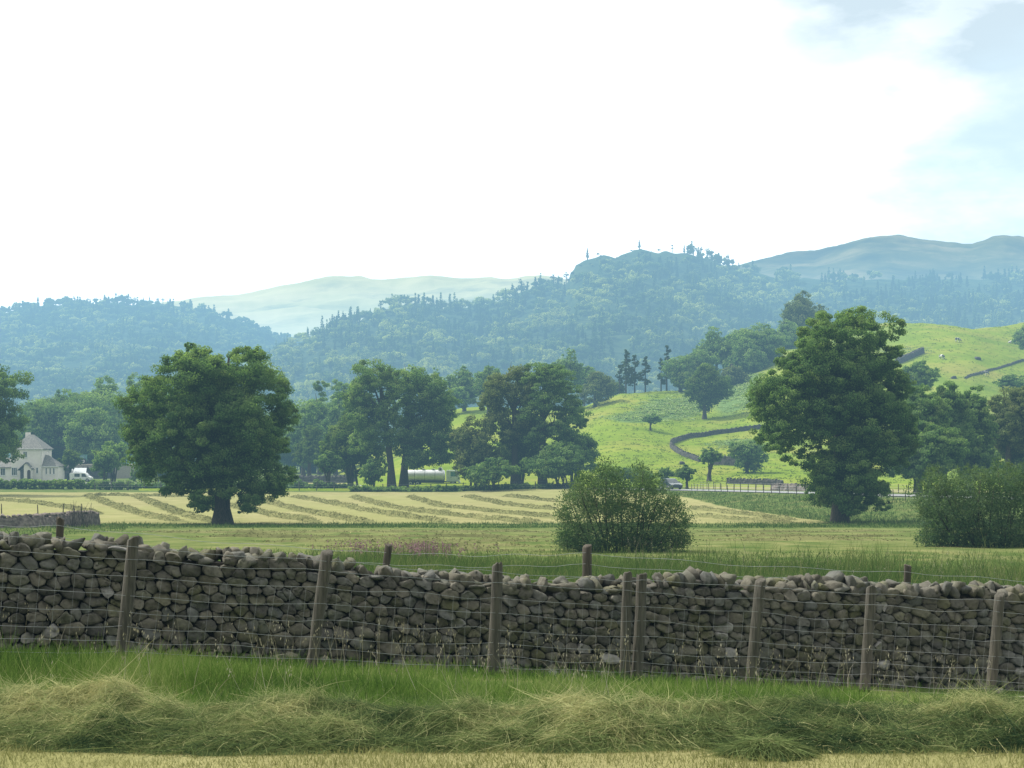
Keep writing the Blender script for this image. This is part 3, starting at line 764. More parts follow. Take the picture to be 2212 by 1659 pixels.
# --- willow bushes close behind the wall
def willow(label, d, lobes, seed):
    """a loose many-stemmed willow: leafy lobes (px, row, radius) with feathery shoots standing out of them"""
    rs = np.random.RandomState(seed); k = d/F
    x0 = min(l[0]-l[2] for l in lobes); x1 = max(l[0]+l[2] for l in lobes); c = (x0+x1)/2
    X = (c-CX)*k; zb = T(X, d); W = (x1-x0)*k
    o = empty('willow_bush', (X, d, zb-.05), label, 'bush')
    C, A, Tt, L = [], [], [], []
    for (px, row, rp) in lobes:
        x, z, r = (px-c)*k, max(-(row-HR)*k-zb, rp*k*.55), rp*k
        dep = W*.36*math.sqrt(max(.1, 1-(2*x/W)**2))
        for y in (-.75, -.3, .15, .65): L.append((x+rs.normal()*r*.25, y*dep+rs.normal()*r*.2, z*(1-.16*abs(y))+rs.normal()*r*.12, r*rs.uniform(.75, 1.05)))
    for q, (x, y, z, r) in enumerate(L):
        b = np.array([x*.55+rs.normal()*.15, y*.6, 0]); e = np.array([x, y, z])
        if q % 3 == 0: MB().tube([b, (b+e)/2+np.array([x*.08, 0, z*.12]), e], [.03, .02, .008], 5).build('stem', M['bark'], o, smooth=True)
        tone = rs.normal(.48, .12)
        for w_ in range(int(13*(r/.5)**2)+6):      # shoots: leafy rods fanning out of the lobe
            dv = unit(1, rs)[0]; dv[2] = abs(dv[2])*.9+.25*rs.rand() if z > .9 else dv[2]*.8; dv /= np.linalg.norm(dv)
            s0 = e+rs.normal(size=3)*r*.42; ln = r*rs.uniform(.45, 1.15)
            n = int(34*ln/.5*rs.uniform(.6, 1.4))+8; t = rs.rand(n)
            p = s0+np.outer(t*ln, dv)+np.outer(t*t*ln*.25, rs.normal(size=3)*.5); sp = (.13*(1-t)+.03)[:, None]
            g = rs.normal(size=(n, 3)); C.append(p+g*sp); a = g*.7+dv*1.1; A.append(a/np.linalg.norm(a, axis=1)[:, None])
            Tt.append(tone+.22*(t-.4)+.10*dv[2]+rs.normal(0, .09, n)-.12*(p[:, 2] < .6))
    C = np.concatenate(C); A = np.concatenate(A); Tt = np.concatenate(Tt)
    C[:, 2] = np.maximum(C[:, 2], .04)
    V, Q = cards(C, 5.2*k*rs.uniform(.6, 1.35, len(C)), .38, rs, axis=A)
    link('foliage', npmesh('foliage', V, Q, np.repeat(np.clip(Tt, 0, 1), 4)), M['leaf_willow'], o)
    return o
willow('feathery grey-green willow bush in the middle of the field, right behind the stone wall', 57,
       [(1232,1068,24),(1262,1050,26),(1300,1035,28),(1340,1048,28),(1384,1040,27),(1420,1058,26),(1452,1082,24),(1225,1108,24),(1258,1095,28),(1298,1085,30),(1340,1092,30),(1382,1086,30),(1424,1102,28),(1464,1122,22),
        (1218,1145,20),(1250,1145,28),(1295,1140,32),(1345,1142,32),(1395,1140,32),(1440,1146,28),(1474,1158,16),(1215,1168,16),(1245,1170,20),(1275,1172,22),(1308,1172,22),(1340,1172,22),(1372,1172,22),(1405,1172,22),(1436,1172,20),(1465,1172,16),(1308,1000,15),(1322,1012,14),(1384,1004,13),(1250,1026,14),(1405,1022,13),(1280,1022,14)], 61)
willow('wide willow bush at the right edge, behind the tall grass', 62,
       [(2000,1060,24),(2022,1030,20),(2045,1052,26),(2085,1048,28),(2110,1025,20),(2135,1045,28),(2175,1030,30),(2215,1030,32),(2260,1035,32),(2305,1050,30),(1995,1100,22),(2030,1095,30),(2075,1095,32),(2125,1092,32),(2175,1085,34),(2225,1085,34),(2280,1090,34),
        (2010,1135,24),(2060,1135,30),(2110,1135,32),(2165,1135,32),(2220,1135,32),(2280,1135,32),(1998,1160,18),(2028,1162,22),(2060,1162,22),(2092,1162,22),(2125,1162,22),(2158,1162,22),(2190,1162,22),(2225,1162,22),(2260,1162,22),(2016,1005,11),(2092,1012,12),(2160,1000,13)], 62)

rs = np.random.RandomState(88)
pp = []
for px_, r_, sx, sr, nn in ((1440,885,60,15,420),(1360,900,34,6,130),(1610,835,30,42,420),(1590,958,55,7,70),(1480,868,60,12,180),(1960,760,60,8,60)):
    for _ in range(nn): pp.append((rs.normal(px_, sx*.6), rs.normal(r_, sr*.6)))
pp = [(a, b) for a, b in pp if 1290 < a < 2020]
C, t = [], []
for a, b in pp:
    h = hit(a, b, 245); n = rs.randint(10, 26)
    if h.y > 600: continue
    C.append(np.array(h)+rs.normal(size=(n, 3))*np.array([.55, .55, .1])+np.array([0, 0, .15])); t.append(np.full(n, rs.normal(.5, .2))+rs.normal(0, .1, n))
C = np.concatenate(C); t = np.concatenate(t)
V, Q = cards(C, .6*rs.uniform(.6, 1.3, len(C)), .5, rs, 1.6)
tag(link('bracken', npmesh('bracken', V, Q, np.repeat(np.clip(t, 0, 1), 4)), M['bracken']), 'pale green bracken patches on the hill pasture', 'bracken', kind='stuff')
# tussocks that roughen the pasture
n = 9000; px_ = rs.uniform(1180, 2300, n); dd_ = rs.uniform(255, 600, n); X_ = (px_-CX)/F*dd_; k_ = dd_ < np.interp(px_, DC[:,0], DC[:,1])
X_, dd_ = X_[k_], dd_[k_]; Z_ = terrain(X_, dd_); m_ = 5
C = np.repeat(np.stack([X_, dd_, Z_+.08], 1), m_, 0); C += rs.normal(size=C.shape)*np.array([.4, .4, .04])
V, Q = cards(C, .5*rs.uniform(.5, 1.3, len(C)), .45, rs, 1.2)
tt = np.repeat(.45+.3*vnoise(X_*.05, dd_*.05, seed=77)+rs.normal(0, .15, len(X_)), m_)
tag(link('tussock_grass', npmesh('tussock_grass', V, Q, np.repeat(np.clip(tt, 0, 1), 4)), M['tussock']), 'short tussocky grass over the hill pasture', 'grass', kind='stuff')

# --- hanging woods on the hills, one mass each
def spruce_proto(rs, h, R, leaf, n):
    t = rs.rand(n)**.7; z = h*(1-t*.9); r = R*t*(.55+.45*rs.rand(n)); a = rs.uniform(0, 6.28, n)
    tier = .85+.3*np.sin(z*2.6)
    return np.stack([np.cos(a)*r*tier, np.sin(a)*r*tier, z], 1)
def broad_proto(rs, h, R, leaf, n):
    ncl = 12; d = unit(ncl, rs); d[:, 2] = np.abs(d[:, 2])*.9-.2
    cc = np.array([0, 0, h*.58]) + d*np.array([R, R, h*.40])*rs.uniform(.55, 1, ncl)[:, None]
    k = rs.randint(0, ncl, n); g = unit(n, rs)*(rs.rand(n, 1)**.4)*R*.42; g[:, 2] *= .7
    return cc[k]+g
def woodland(name, label, zf, pxr, dr, keep, n, seed, leafpx, conifer, hrange=(9, 15), mat='leaf_wood', cards_per=110):
    rs = np.random.RandomState(seed); VS, TS = [], []; c = 0; tries = 0
    while c < n and tries < n*12:
        tries += 1
        px = rs.uniform(*pxr); d = rs.uniform(*dr)**1.0
        x = (px-CX)*d/F
        z = float(zf(np.array([[px]]), np.array([[d]]), np.array([[x]]))[0, 0])
        row = HR - z*F/d
        pr, con, tone, *hs_ = keep(px, row, d, rs); hs_ = hs_[0] if hs_ else 1.0
        if rs.rand() > pr: continue
        c += 1
        h = rs.uniform(*hrange)*hs_; leaf = leafpx*d/F*min(1, hs_*1.6)
        if rs.rand() < con:
            C = spruce_proto(rs, h*1.15, h*.20, leaf, int(cards_per*.7)); tt = rs.normal(.33+tone, .08)
            up = 0
        else:
            h *= .85; C = broad_proto(rs, h, h*.46, leaf, cards_per); tt = rs.normal(.52+tone, .20)
        t = tt + .45*(C[:, 2]/h-.6) + rs.normal(0, .07, len(C))  # treetops tinted paler, lower leaves darker: light and shade put into the tint
        on = C-np.array([0, 0, h*.5]); on /= np.linalg.norm(on, axis=1)[:, None]+1e-6
        C = C + np.array([x, d, z-.3])
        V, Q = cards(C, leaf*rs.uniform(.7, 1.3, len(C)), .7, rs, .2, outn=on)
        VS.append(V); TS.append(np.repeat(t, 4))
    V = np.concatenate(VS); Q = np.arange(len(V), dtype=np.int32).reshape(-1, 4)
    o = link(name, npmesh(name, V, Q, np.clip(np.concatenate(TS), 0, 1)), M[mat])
    tag(o, label, 'woodland', kind='stuff')
    return o
def keep_left(px, row, d, rs):
    if row > 905: return 0, 0, 0
    sky = np.interp(px, [s[0] for s in LH_SKY], [s[1] for s in LH_SKY])
    f = vnoise(px*.012, row*.02, 0., 5)
    bare = math.exp(-(((px-150)/25)**2+((row-790)/40)**2)) + math.exp(-(((px-190)/30)**2+((row-850)/25)**2))
    return float(np.clip(1-1.0*bare, 0, 1)),   .28 if row < sky+25 else (.2 + .25*(f > .2)), .28*float(f) + (-.12 if row < sky+40 else .02)
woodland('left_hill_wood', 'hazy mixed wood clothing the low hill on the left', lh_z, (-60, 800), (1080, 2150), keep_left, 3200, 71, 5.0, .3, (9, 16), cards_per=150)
def keep_crag(px, row, d, rs):
    if row > 930: return 0, 0, 0
    sky = np.interp(px, [s[0] for s in CR_SKY], [s[1] for s in CR_SKY])
    f = float(vnoise(px*.014, row*.02, 0., 9)); pr = 1.0
    if 1222 < px < 1475 and row < sky+34:
        v_ = float(vnoise(px*.05, row*.12, 7., 6))
        return (.9 if v_ > .05 else .12), .05, .1*v_-.05, rs.uniform(.16, .42)
    if 1215 < px < 1300 and row < sky+55: pr = min(pr, .2)
    if px > 1640:
        pr = float(np.clip(.25 + (row-sky)/60 + .9*float(vnoise(px*.02, row*.03, 3., 4)), 0.03, 1))
    return pr, .55 if (f < .05 or px > 1900) else .2, .30*f + .03
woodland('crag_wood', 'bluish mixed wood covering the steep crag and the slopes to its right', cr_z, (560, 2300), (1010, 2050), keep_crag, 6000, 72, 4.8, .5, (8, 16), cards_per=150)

# conifers one can tell apart on the skylines
def sky_pine(kind, rs):
    o = empty('skyline_pine', (0,0,0), 'pine', 'tree'); h = 11
    mb = MB(); mb.tube([(0,0,-1.2),(.1,0,h*.5),(0,0,h)], [.7,.6,.25], 6); mb.build('trunk', M['bark'], o)
    if kind == 0: C = spruce_proto(rs, h, 2.5, 1, 230)
    else:
        cc = np.array([(rs.normal()*1.1, rs.normal()*1.1, h*rs.uniform(.45, 1)) for _ in range(9)])
        C = cc[rs.randint(0, 9, 190)] + rs.normal(size=(190, 3))*np.array([.75,.75,.4])
    V, Q = cards(C, 1.1*rs.uniform(.7, 1.2, len(C)), .7, rs)
    link('crown', npmesh('crown', V, Q, np.repeat(np.clip(rs.normal(.35, .15, len(C)), 0, 1), 4)), M['needle'], o)
    return o
rs = np.random.RandomState(17)
protos = [sky_pine(0, rs), sky_pine(1, rs), sky_pine(1, rs)]
used = set()
def put_pine(px, zf, dist, s, label, group):
    k = rs.randint(0, 3); o = protos[k] if k not in used else copy_tree(protos[k]); used.add(k)
    x = (px-CX)*dist/F; z = float(zf(np.array([[px]]), np.array([[dist]]), np.array([[x]]))[0, 0])
    o.location = (x, dist, z); o.rotation_euler = (0, 0, rs.uniform(0, 6.28)); o.scale = (s*rs.uniform(.8, 1.1),)*2 + (s,)
    o.scale = o.scale*1.1
    o['label'] = label
    if group: o['group'] = group
for px in [1075,1092,1108,1126,1140,1158,1172,1184,1196,1206]:
    put_pine(px, cr_z, float(cr_d(px))-2, rs.uniform(.7, 1.15), 'dark pine in the row climbing the crag skyline, left of its cliff', 'pines left of the crag cliff')
put_pine(1223, cr_z, float(cr_d(1223)), .9, 'slim isolated pine in the notch left of the crag cliff', None)
put_pine(1269, cr_z, float(cr_d(1269)), .95, 'single thin pine standing on the lip of the crag cliff', None)
put_pine(1381, cr_z, float(cr_d(1381)), .8, 'stubby pine on the very summit of the crag', None)
for px in [1452,1478,1486,1498,1506,1514,1532,1545,1556,1570,1583,1596]:
    put_pine(px, cr_z, float(cr_d(px))-2, rs.uniform(.55, .95), 'pine on the crag skyline, right of its summit', 'pines right of the crag summit')
for px in [800,822,845,862,880,905,935,960]:
    put_pine(px, cr_z, float(cr_d(px))-2, rs.uniform(.5, .85), 'pine on the lower shoulder of the crag ridge, before the pale fell', 'pines on the ridge shoulder')
for px in list(range(95, 400, 11)):
    put_pine(px+rs.normal()*3, lh_z, 2155., rs.uniform(.45, .85), 'thin pine along the crest of the left wooded hill', 'pines on the left hill crest')

# ------------------------------------------------------------------ the dry stone wall
WA, WB = np.array([-8.6, 15.35]), np.array([10.0, 21.0])
WL = float(np.linalg.norm(WB-WA)); WU = (WB-WA)/WL; WN = np.array([WU[1], -WU[0]])   # WN points to the camera
WTOP = np.array([(-700,1140),(0,1150),(250,1158),(400,1176),(600,1187),(700,1204),(780,1216),(850,1224),(1000,1236),(1200,1246),(1350,1241),(1450,1236),(1520,1232),(1580,1244),(1650,1252),(1800,1244),(1900,1252),(2000,1254),(2100,1255),(2212,1262),(3000,1280)], float)
def wall_pt(u): return WA + WU*u
def wall_top(u):
    p = wall_pt(u); px = CX + F*p[0]/p[1]
    return -(np.interp(px, WTOP[:,0], WTOP[:,1])-HR)*p[1]/F
def wall_base(u):
    p = wall_pt(u)+WN*.25; return T(p[0], p[1])
COPE = .17
def clip_poly(poly, p, n):
    out = []
    for i in range(len(poly)):
        a, b = poly[i], poly[(i+1) % len(poly)]
        da, db = (a-p).dot(n), (b-p).dot(n)
        if da <= 0: out.append(a)
        if (da < 0 < db) or (db < 0 < da): out.append(a + (b-a)*(da/(da-db)))
    return out
def stones():
    rs = np.random.RandomState(23)
    S = []   # u, v in metres above base, course height
    us = np.linspace(0, WL, 120)
    base = np.array([wall_base(u) for u in us]); top = np.array([wall_top(u) for u in us])-COPE
    H = (top-base)
    hmax = H.max(); v = 0
    while v < hmax+.2:
        big = 1-.45*min(1, v/hmax)
        h = rs.uniform(.055, .135)*(.60+.5*big); u = rs.uniform(0, .2)-.2
        while u < WL+.2:
            w = h*rs.uniform(.85, 2.9)*(.55 if rs.rand() < .2 else 1)
            if rs.rand() < .05: w *= 1.4
            S.append((u+w/2, v+h/2+rs.normal()*.022, w)); u += w
        v += h
    S = np.array(S); XS = .68
    P2 = np.column_stack([S[:, 0]*XS, S[:, 1]])
    VS, QS, TS, off = [], [], [], 0
    NB = 14
    ang = np.linspace(0, 2*math.pi, NB, endpoint=False)
    rings = [(1.0, -.09), (1.0, .012), (.95, .044), (.84, .058), (.45, .062)]
    order = np.argsort(P2[:, 0]); xs = P2[order, 0]
    for i in range(len(S)):
        u, vv, w = S[i]
        if u < .1 or u > WL-.1: continue
        hh = np.interp(u, us, H)
        if vv > hh+.03: continue
        c = P2[i]
        lo, hi = np.searchsorted(xs, [c[0]-.34, c[0]+.34])
        cand = [j for j in order[lo:hi] if j != i and abs(P2[j, 1]-c[1]) < .30]
        poly = [c+np.array(q) for q in ((-.4,-.3),(.4,-.3),(.4,.3),(-.4,.3))]
        cand.sort(key=lambda j: ((P2[j]-c)**2).sum())
        for j in cand[:18]:
            q = P2[j]; n = q-c; poly = clip_poly(poly, (q+c)/2, n)
            if len(poly) < 3: break
        if len(poly) < 3: continue
        poly = np.array(poly); poly[:, 0] /= XS; cc = poly.mean(0)
        # polar radius of the convex cell, rounded a little
        r = np.empty(NB)
        for k, a_ in enumerate(ang):
            dv = np.array([math.cos(a_), math.sin(a_)]); best = 9.
            for q in range(len(poly)):
                a, b = poly[q]-cc, poly[(q+1) % len(poly)]-cc; e = b-a; nn = np.array([e[1], -e[0]])
                den = dv.dot(nn)
                if abs(den) > 1e-9:
                    t = a.dot(nn)/den
                    if t > 1e-6: best = min(best, t)
            r[k] = best
        r = np.minimum(r, .34)
        r = (np.roll(r, 1)+9*r+np.roll(r, -1))/11
        r = r*rs.uniform(.95, 1.03)-.001
        r *= 1+rs.normal(0, .05, NB)
        size = r.mean(); bulge = np.clip(size*.55, .018, .065)*rs.uniform(.6, 1.25); tilt = rs.normal(0, .30, 2); push = rs.normal(0, .014)
        fac = rs.uniform(.85, 1.0)
        P3 = []
        for (sc, dp) in rings:
            ss = sc if sc > .95 else sc*fac + (1-fac)*.5*sc
            X = np.cos(ang)*r*ss; Y = np.sin(ang)*r*ss
            dd = (bulge*(dp/.072) if dp > 0 else dp*1.2) + push + (tilt[0]*X+tilt[1]*Y)*(dp > 0)
            if dp > 0: dd = dd + rs.normal(0, .008, NB)
            P3.append(np.column_stack([X, Y, dd+0*X]))
        P3.append(np.array([[0, 0, bulge*1.02+push]]))
        P3 = np.concatenate(P3)
        # to world: local (u, v, out)
        uu = u + (cc[0]-u) + P3[:, 0]; v3 = cc[1] + P3[:, 1]
        bz = np.interp(uu, us, base); tz = np.interp(uu, us, top)
        zz = bz + v3
        batter = .16*(1-np.clip(v3/1.2, 0, 1))
        q = WA[None]+WU[None]*uu[:, None]+WN[None]*(.20+batter+P3[:, 2])[:, None]
        VS.append(np.column_stack([q, zz]))
        R = len(rings)
        f = []
        for a in range(R-1):
            for k in range(NB): f.append((off+a*NB+k, off+a*NB+(k+1) % NB, off+(a+1)*NB+(k+1) % NB, off+(a+1)*NB+k))
        b = off+(R-1)*NB; ce = off+R*NB
        for k in range(0, NB, 2): f.append((b+k, b+(k+1) % NB, b+(k+2) % NB, ce))
        QS += f; off += R*NB+1
        TS.append(np.full(R*NB+1, np.clip(rs.beta(2.2, 2.2), 0, 1)*.94 if rs.rand() > .03 else 1.0))
    return np.concatenate(VS), np.array(QS), np.concatenate(TS), us, base, top
sv, sq, stt, us, base_, top_ = stones()
wall = empty('dry_stone_wall', (*wall_pt(WL/2), wall_base(WL/2)), 'long grey-brown dry stone wall crossing the whole view behind the wire fence', 'stone wall')
def local(o, V): return np.asarray(V) - np.array(o.location)
me = npmesh('wall_face', local(wall, sv), sq, stt, smooth=False)
link('wall_face', me, M['wall_stone'], wall)
# dark inner fill and rear face
vs, fs = [], []
for k, u in enumerate(us):
    p = wall_pt(u)
    for off, z in ((.30, base_[k]-.3), (.16, top_[k]-.0), (-.18, top_[k]-.0), (-.36, base_[k]-.3)):
        q = p+WN*off; vs.append((q[0], q[1], z))
for k in range(len(us)-1):
    for j in range(4): fs.append((4*k+j, 4*k+(j+1) % 4, 4*k+4+(j+1) % 4, 4*k+4+j))
fs += [(0,1,2,3)[::-1], tuple(4*(len(us)-1)+j for j in range(4))]
mb = MB(); mb.add(local(wall, vs), fs[:-2]); mb.add([local(wall, vs)[i] for i in range(4)], [(0,1,2,3)]); mb.build('wall_core', M['wall_core'], wall)

ROCKS = []
def rock_proto(rs):
    bm = bmesh.new()
    for _ in range(20):
        v = Vector(rs.uniform(-1, 1, 3)); v = v/max(abs(v.x), abs(v.y), abs(v.z))*rs.uniform(.72, 1)
        bm.verts.new(v*.5)
    bmesh.ops.convex_hull(bm, input=bm.verts)
    bmesh.ops.delete(bm, geom=[v for v in bm.verts if not v.link_faces], context='VERTS')
    bmesh.ops.subdivide_edges(bm, edges=bm.edges[:], cuts=1)
    for _ in range(1): bmesh.ops.smooth_vert(bm, verts=bm.verts[:], factor=.35, use_axis_x=True, use_axis_y=True, use_axis_z=True)
    bmesh.ops.triangulate(bm, faces=bm.faces)
    bm.verts.ensure_lookup_table(); bm.verts.index_update()
    V = np.array([v.co[:] for v in bm.verts]); Fc = np.array([[v.index for v in f.verts] for f in bm.faces]); bm.free()
    return V, Fc
rs = np.random.RandomState(31)
ROCKS = [rock_proto(rs) for _ in range(14)]
from mathutils import Euler
def rocks(items, rs):
    VS, QS, TS, off = [], [], [], 0
    for (c, sc, rot) in items:
        V, Fc = ROCKS[rs.randint(len(ROCKS))]
        R = np.array(Euler(rot).to_matrix())
        W = (V*np.array(sc))@R.T + np.array(c); W = W + .05*min(sc)*rs.normal(size=W.shape)*.5
        VS.append(W); QS.append(Fc+off); off += len(V); TS.append(np.full(len(V), np.clip(rs.beta(2.5, 2)*.95, 0, 1)))
    return np.concatenate(VS), np.concatenate(QS), np.concatenate(TS)
items = []
az = math.atan2(WU[1], WU[0])
for row_, (off, lift) in enumerate(((.12, 0), (-.08, .02))):
    u = .1
    while u < WL-.1:
        w = rs.uniform(.06, .15); h = rs.uniform(.12, .20); p = wall_pt(u+w/2)+WN*(off+rs.normal()*.025)
        z = wall_top(u)-COPE
        lean = rs.normal(.25, .40) if rs.rand() < .6 else rs.normal(-.2, .55)
        if rs.rand() < .28: w, h, lean = rs.uniform(.14, .28), rs.uniform(.06, .11), rs.normal(0, .2)
        px = CX+F*p[0]/p[1]
        if 1480 < px < 1560 or 1720 < px < 1850: h *= 1.2
        items.append(((p[0], p[1], z+h*.38+lift), (w*1.25, rs.uniform(.22, .34), h*1.12), (rs.normal(0, .18), lean, az+rs.normal(0, .25))))
        u += w*.82
V, Q, t = rocks(items, rs)
link('cope_stones', npmesh('cope_stones', local(wall, V), Q, t), M['cope_stone'], wall)
# fallen stones at its foot
items = []
for _ in range(60):
    u = rs.uniform(.3, WL-.3); p = wall_pt(u)+WN*(.42+abs(rs.normal())*.22); s = rs.uniform(.06, .2)
    items.append(((p[0], p[1], T(p[0], p[1])+s*.2), (s*rs.uniform(1, 1.6), s, s*.8), tuple(rs.uniform(-.5, .5, 3))))
V, Q, t = rocks(items, rs)
link('footing_stones', npmesh('footing_stones', local(wall, V), Q, t), M['wall_stone'], wall)

# ------------------------------------------------------------------ wire fence in front of it
def post_mesh(h, r, lean, mat, parent, loc, rs, name='post'):
    n = 12; zs = np.linspace(-.25, h, 9); V = []
    a = np.linspace(0, 2*math.pi, n, endpoint=False)
    ph = rs.uniform(0, 6)
    for z in zs:
        rr = r*(1+.05*math.sin(z*3+ph)-.04*z/h)*(1+.05*np.sin(a*3+ph)+.03*rs.normal(size=n))
        V.append(np.column_stack([np.cos(a)*rr+lean*z+.012*math.sin(z*2.2+ph), np.sin(a)*rr, np.full(n, z)]))
    V[-1][:, 2] += rs.normal(0, .008, n) + .02*np.cos(a+ph)
    V.append(V[-1]*np.array([1,1,1])); c = V[-1].mean(0); V[-1] = c+(V[-1]-c)*.82; V[-1][:, 2] += .012
    V = np.concatenate(V); m = len(zs)+1; q = []
    for i in range(m-1):
        for k in range(n): q.append((i*n+k, i*n+(k+1) % n, (i+1)*n+(k+1) % n, (i+1)*n+k))
    mb = MB(); mb.add(V, q + [tuple((m-1)*n+k for k in range(n))])
    o = mb.build(name, mat, parent, smooth=True, auto=True); o.location = Vector(loc)
    return o
rs = np.random.RandomState(41)
POSTS = [(-165,1130,14.5),(258,1165,14.9),(677,1195,15.5),(1062,1220,16.2),(1345,1240,16.7),(1373,1242,16.75),(1622,1255,17.1),(1864,1270,17.4),(2140,1285,17.8),(2440,1300,18.2)]
TOPX = [-135,287,706,1074,1357,1386,1641,1884,2158,2460]
fence = empty('wire_fence', (0, 16.2, T(0, 16.2)), 'post and wire netting fence with leaning grey posts in front of the long stone wall', 'fence')
fl = fence.location
ftops, fbase, fx = [], [], []
for (px, rt, d), tx in zip(POSTS, TOPX):
    x = (px-CX)*d/F; zb = T(x, d); zt = -(rt-HR)*d/F; h = zt-zb
    lean = ((tx-px)*d/F)/h
    post_mesh(h, .060 if px not in (1345,) else .055, lean, M['wood_post'], fence, Vector((x, d, zb))-fl, rs)
    ftops.append(np.array([x+lean*h, d, zt])); fbase.append(np.array([x, d, zb]))
lev = [.95, .84, .71, .565, .42, .295, .185, .095]
keep = [i for i in range(len(POSTS)) if i != 4]
def wire_pt(i, f): return fbase[i]+(ftops[i]-fbase[i])*f + np.array([0, -.062, 0])
for li, f in enumerate(lev):
    mb = MB(); pts = []
    for a, b in zip(keep[:-1], keep[1:]):
        A, B = wire_pt(a, f+rs.normal()*.006), wire_pt(b, f+rs.normal()*.006)
        sag = abs(rs.normal())*.012+.006; kink = rs.normal()*.008
        for t in np.linspace(0, 1, 10, endpoint=False):
            p = A+(B-A)*t; p[2] += -sag*4*t*(1-t) + kink*math.sin(t*9)
            pts.append(p)
    pts.append(wire_pt(keep[-1], f))
    if li < 2: rad = .0022
    else: rad = .0018
    mb.tube([Vector(p)-fl for p in pts], rad, 5)
    mb.build('wire', M['wire'], fence)
mb = MB()
for a, b in zip(keep[:-1], keep[1:]):
    n = max(2, int(np.linalg.norm(fbase[b]-fbase[a])/.155))
    for k in range(1, n):
        t = k/n; pl = [Vector(wire_pt(a, f)*(1-t)+wire_pt(b, f)*t)-fl + Vector((rs.normal()*.006, .003, -.01)) for f in (lev[2], lev[4], lev[6], .03)]
        mb.tube(pl, .0008, 4)
mb.build('netting', M['wire'], fence)

back = empty('field_fence', (0, 25.5, T(0, 25.5)), 'low weathered fence whose post tops show above the stone wall', 'fence')
bl = back.location; bt = []
for (px, rt, d, w) in [(-300,1105,23.2,.055),(127,1120,24.0,.055),(822,1178,24.8,.055),(1264,1180,25.6,.075),(1958,1222,26.6,.06),(2500,1250,27.5,.06)]:
    x = (px-CX)*d/F; zb = T(x, d); h = -(rt-HR)*d/F-zb
    post_mesh(h, w*1.05, .10 if px == 822 else .02, M['post_dark'], back, Vector((x, d, zb))-bl, rs); bt.append(np.array([x, d-.07, zb+h]))
for dz in (.10, .28, .5):
    mb = MB(); pts = []
    for A, B in zip(bt[:-1], bt[1:]):
        for t in np.linspace(0, 1, 14, endpoint=False):
            p = A+(B-A)*t; p[2] -= dz+.05*4*t*(1-t)+.02*math.sin(t*17); pts.append(Vector(p)-bl)
    mb.tube(pts, .003, 4); mb.build('wire', M['wire'], back)

# ------------------------------------------------------------------ cut hay, grass, stubble
def strips(P0, D, L, W, droop, seg, rs, tint, curl=.5):
    """n bent ribbons: start P0, direction D, length L, width W"""
    n = len(P0); side = np.cross(D, unit(n, rs)); side /= np.linalg.norm(side, axis=1)[:, None]+1e-9
    bend = rs.normal(size=(n, 3))*curl
    V = np.empty((n, seg+1, 2, 3))
    for k in range(seg+1):
        t = k/seg
        p = P0 + D*(L*t)[:, None] + bend*(L*t*t)[:, None]*.5 + np.array([0, 0, -1])*(droop*L*t*t)[:, None]
        w = (W*(1-.75*t**1.5))[:, None]*.5
        V[:, k, 0] = p-side*w; V[:, k, 1] = p+side*w
    i = np.arange(n*(seg+1)*2).reshape(n, seg+1, 2)
    Q = np.stack([i[:, :-1, 0], i[:, :-1, 1], i[:, 1:, 1], i[:, 1:, 0]], -1).reshape(-1, 4)
    return V.reshape(-1, 3), Q, np.repeat(tint, (seg+1)*2)
def merge(parts):
    V, Q, t, off = [], [], [], 0
    for v, q, tt in parts: V.append(v); Q.append(q+off); t.append(tt); off += len(v)
    return np.concatenate(V), np.concatenate(Q), np.clip(np.concatenate(t), 0, 1)

def swath_z(x, y):
    """height of the near windrow above the ground"""
    c = 10.60 + .10*vnoise(x*.55, 0*x+3, seed=12) + .05*vnoise(x*1.7, 0*x, seed=13)
    h = .145 + .035*vnoise(x*.8, 0*x, seed=14) + .045*vnoise(x*1.9+5, 0*x, seed=15)
    t = (y-c)
    w = np.where(t < 0, .92, .75)*(1+.12*vnoise(x*1.3, 0*x+9, seed=16))
    s = np.clip(1-(np.abs(t)/w)**2.0, 0, 1)**.8
    b = h*s*(1+.45*vnoise(x*2.6, y*3.0, seed=17)) + .07*vnoise(x*4.5, y*5, seed=18)*s + .04*vnoise(x*10, y*10, seed=19)*s
    return b, s
xs_, ysn = np.arange(-5.4, 5.4, .03), np.arange(9.25, 11.5, .03)
XX, YY = np.meshgrid(xs_, ysn); Bz, Sz = swath_z(XX, YY)
ZZ = ground(XX, YY) + Bz - .03
i = np.arange(XX.size).reshape(XX.shape); Q = np.stack([i[:-1,:-1], i[:-1,1:], i[1:,1:], i[1:,:-1]], -1).reshape(-1, 4)
ok = (Sz.ravel()[Q] > 0).any(1)
rs = np.random.RandomState(51)
n = 170000
px_ = rs.uniform(-5.3, 5.3, n*2); py_ = rs.uniform(9.3, 11.4, n*2)
b, s = swath_z(px_, py_); kk = s > rs.rand(n*2)*.5+.02; px_, py_, b = px_[kk][:n], py_[kk][:n], b[kk][:n]; n = len(px_)
pz = ground(px_, py_)+b
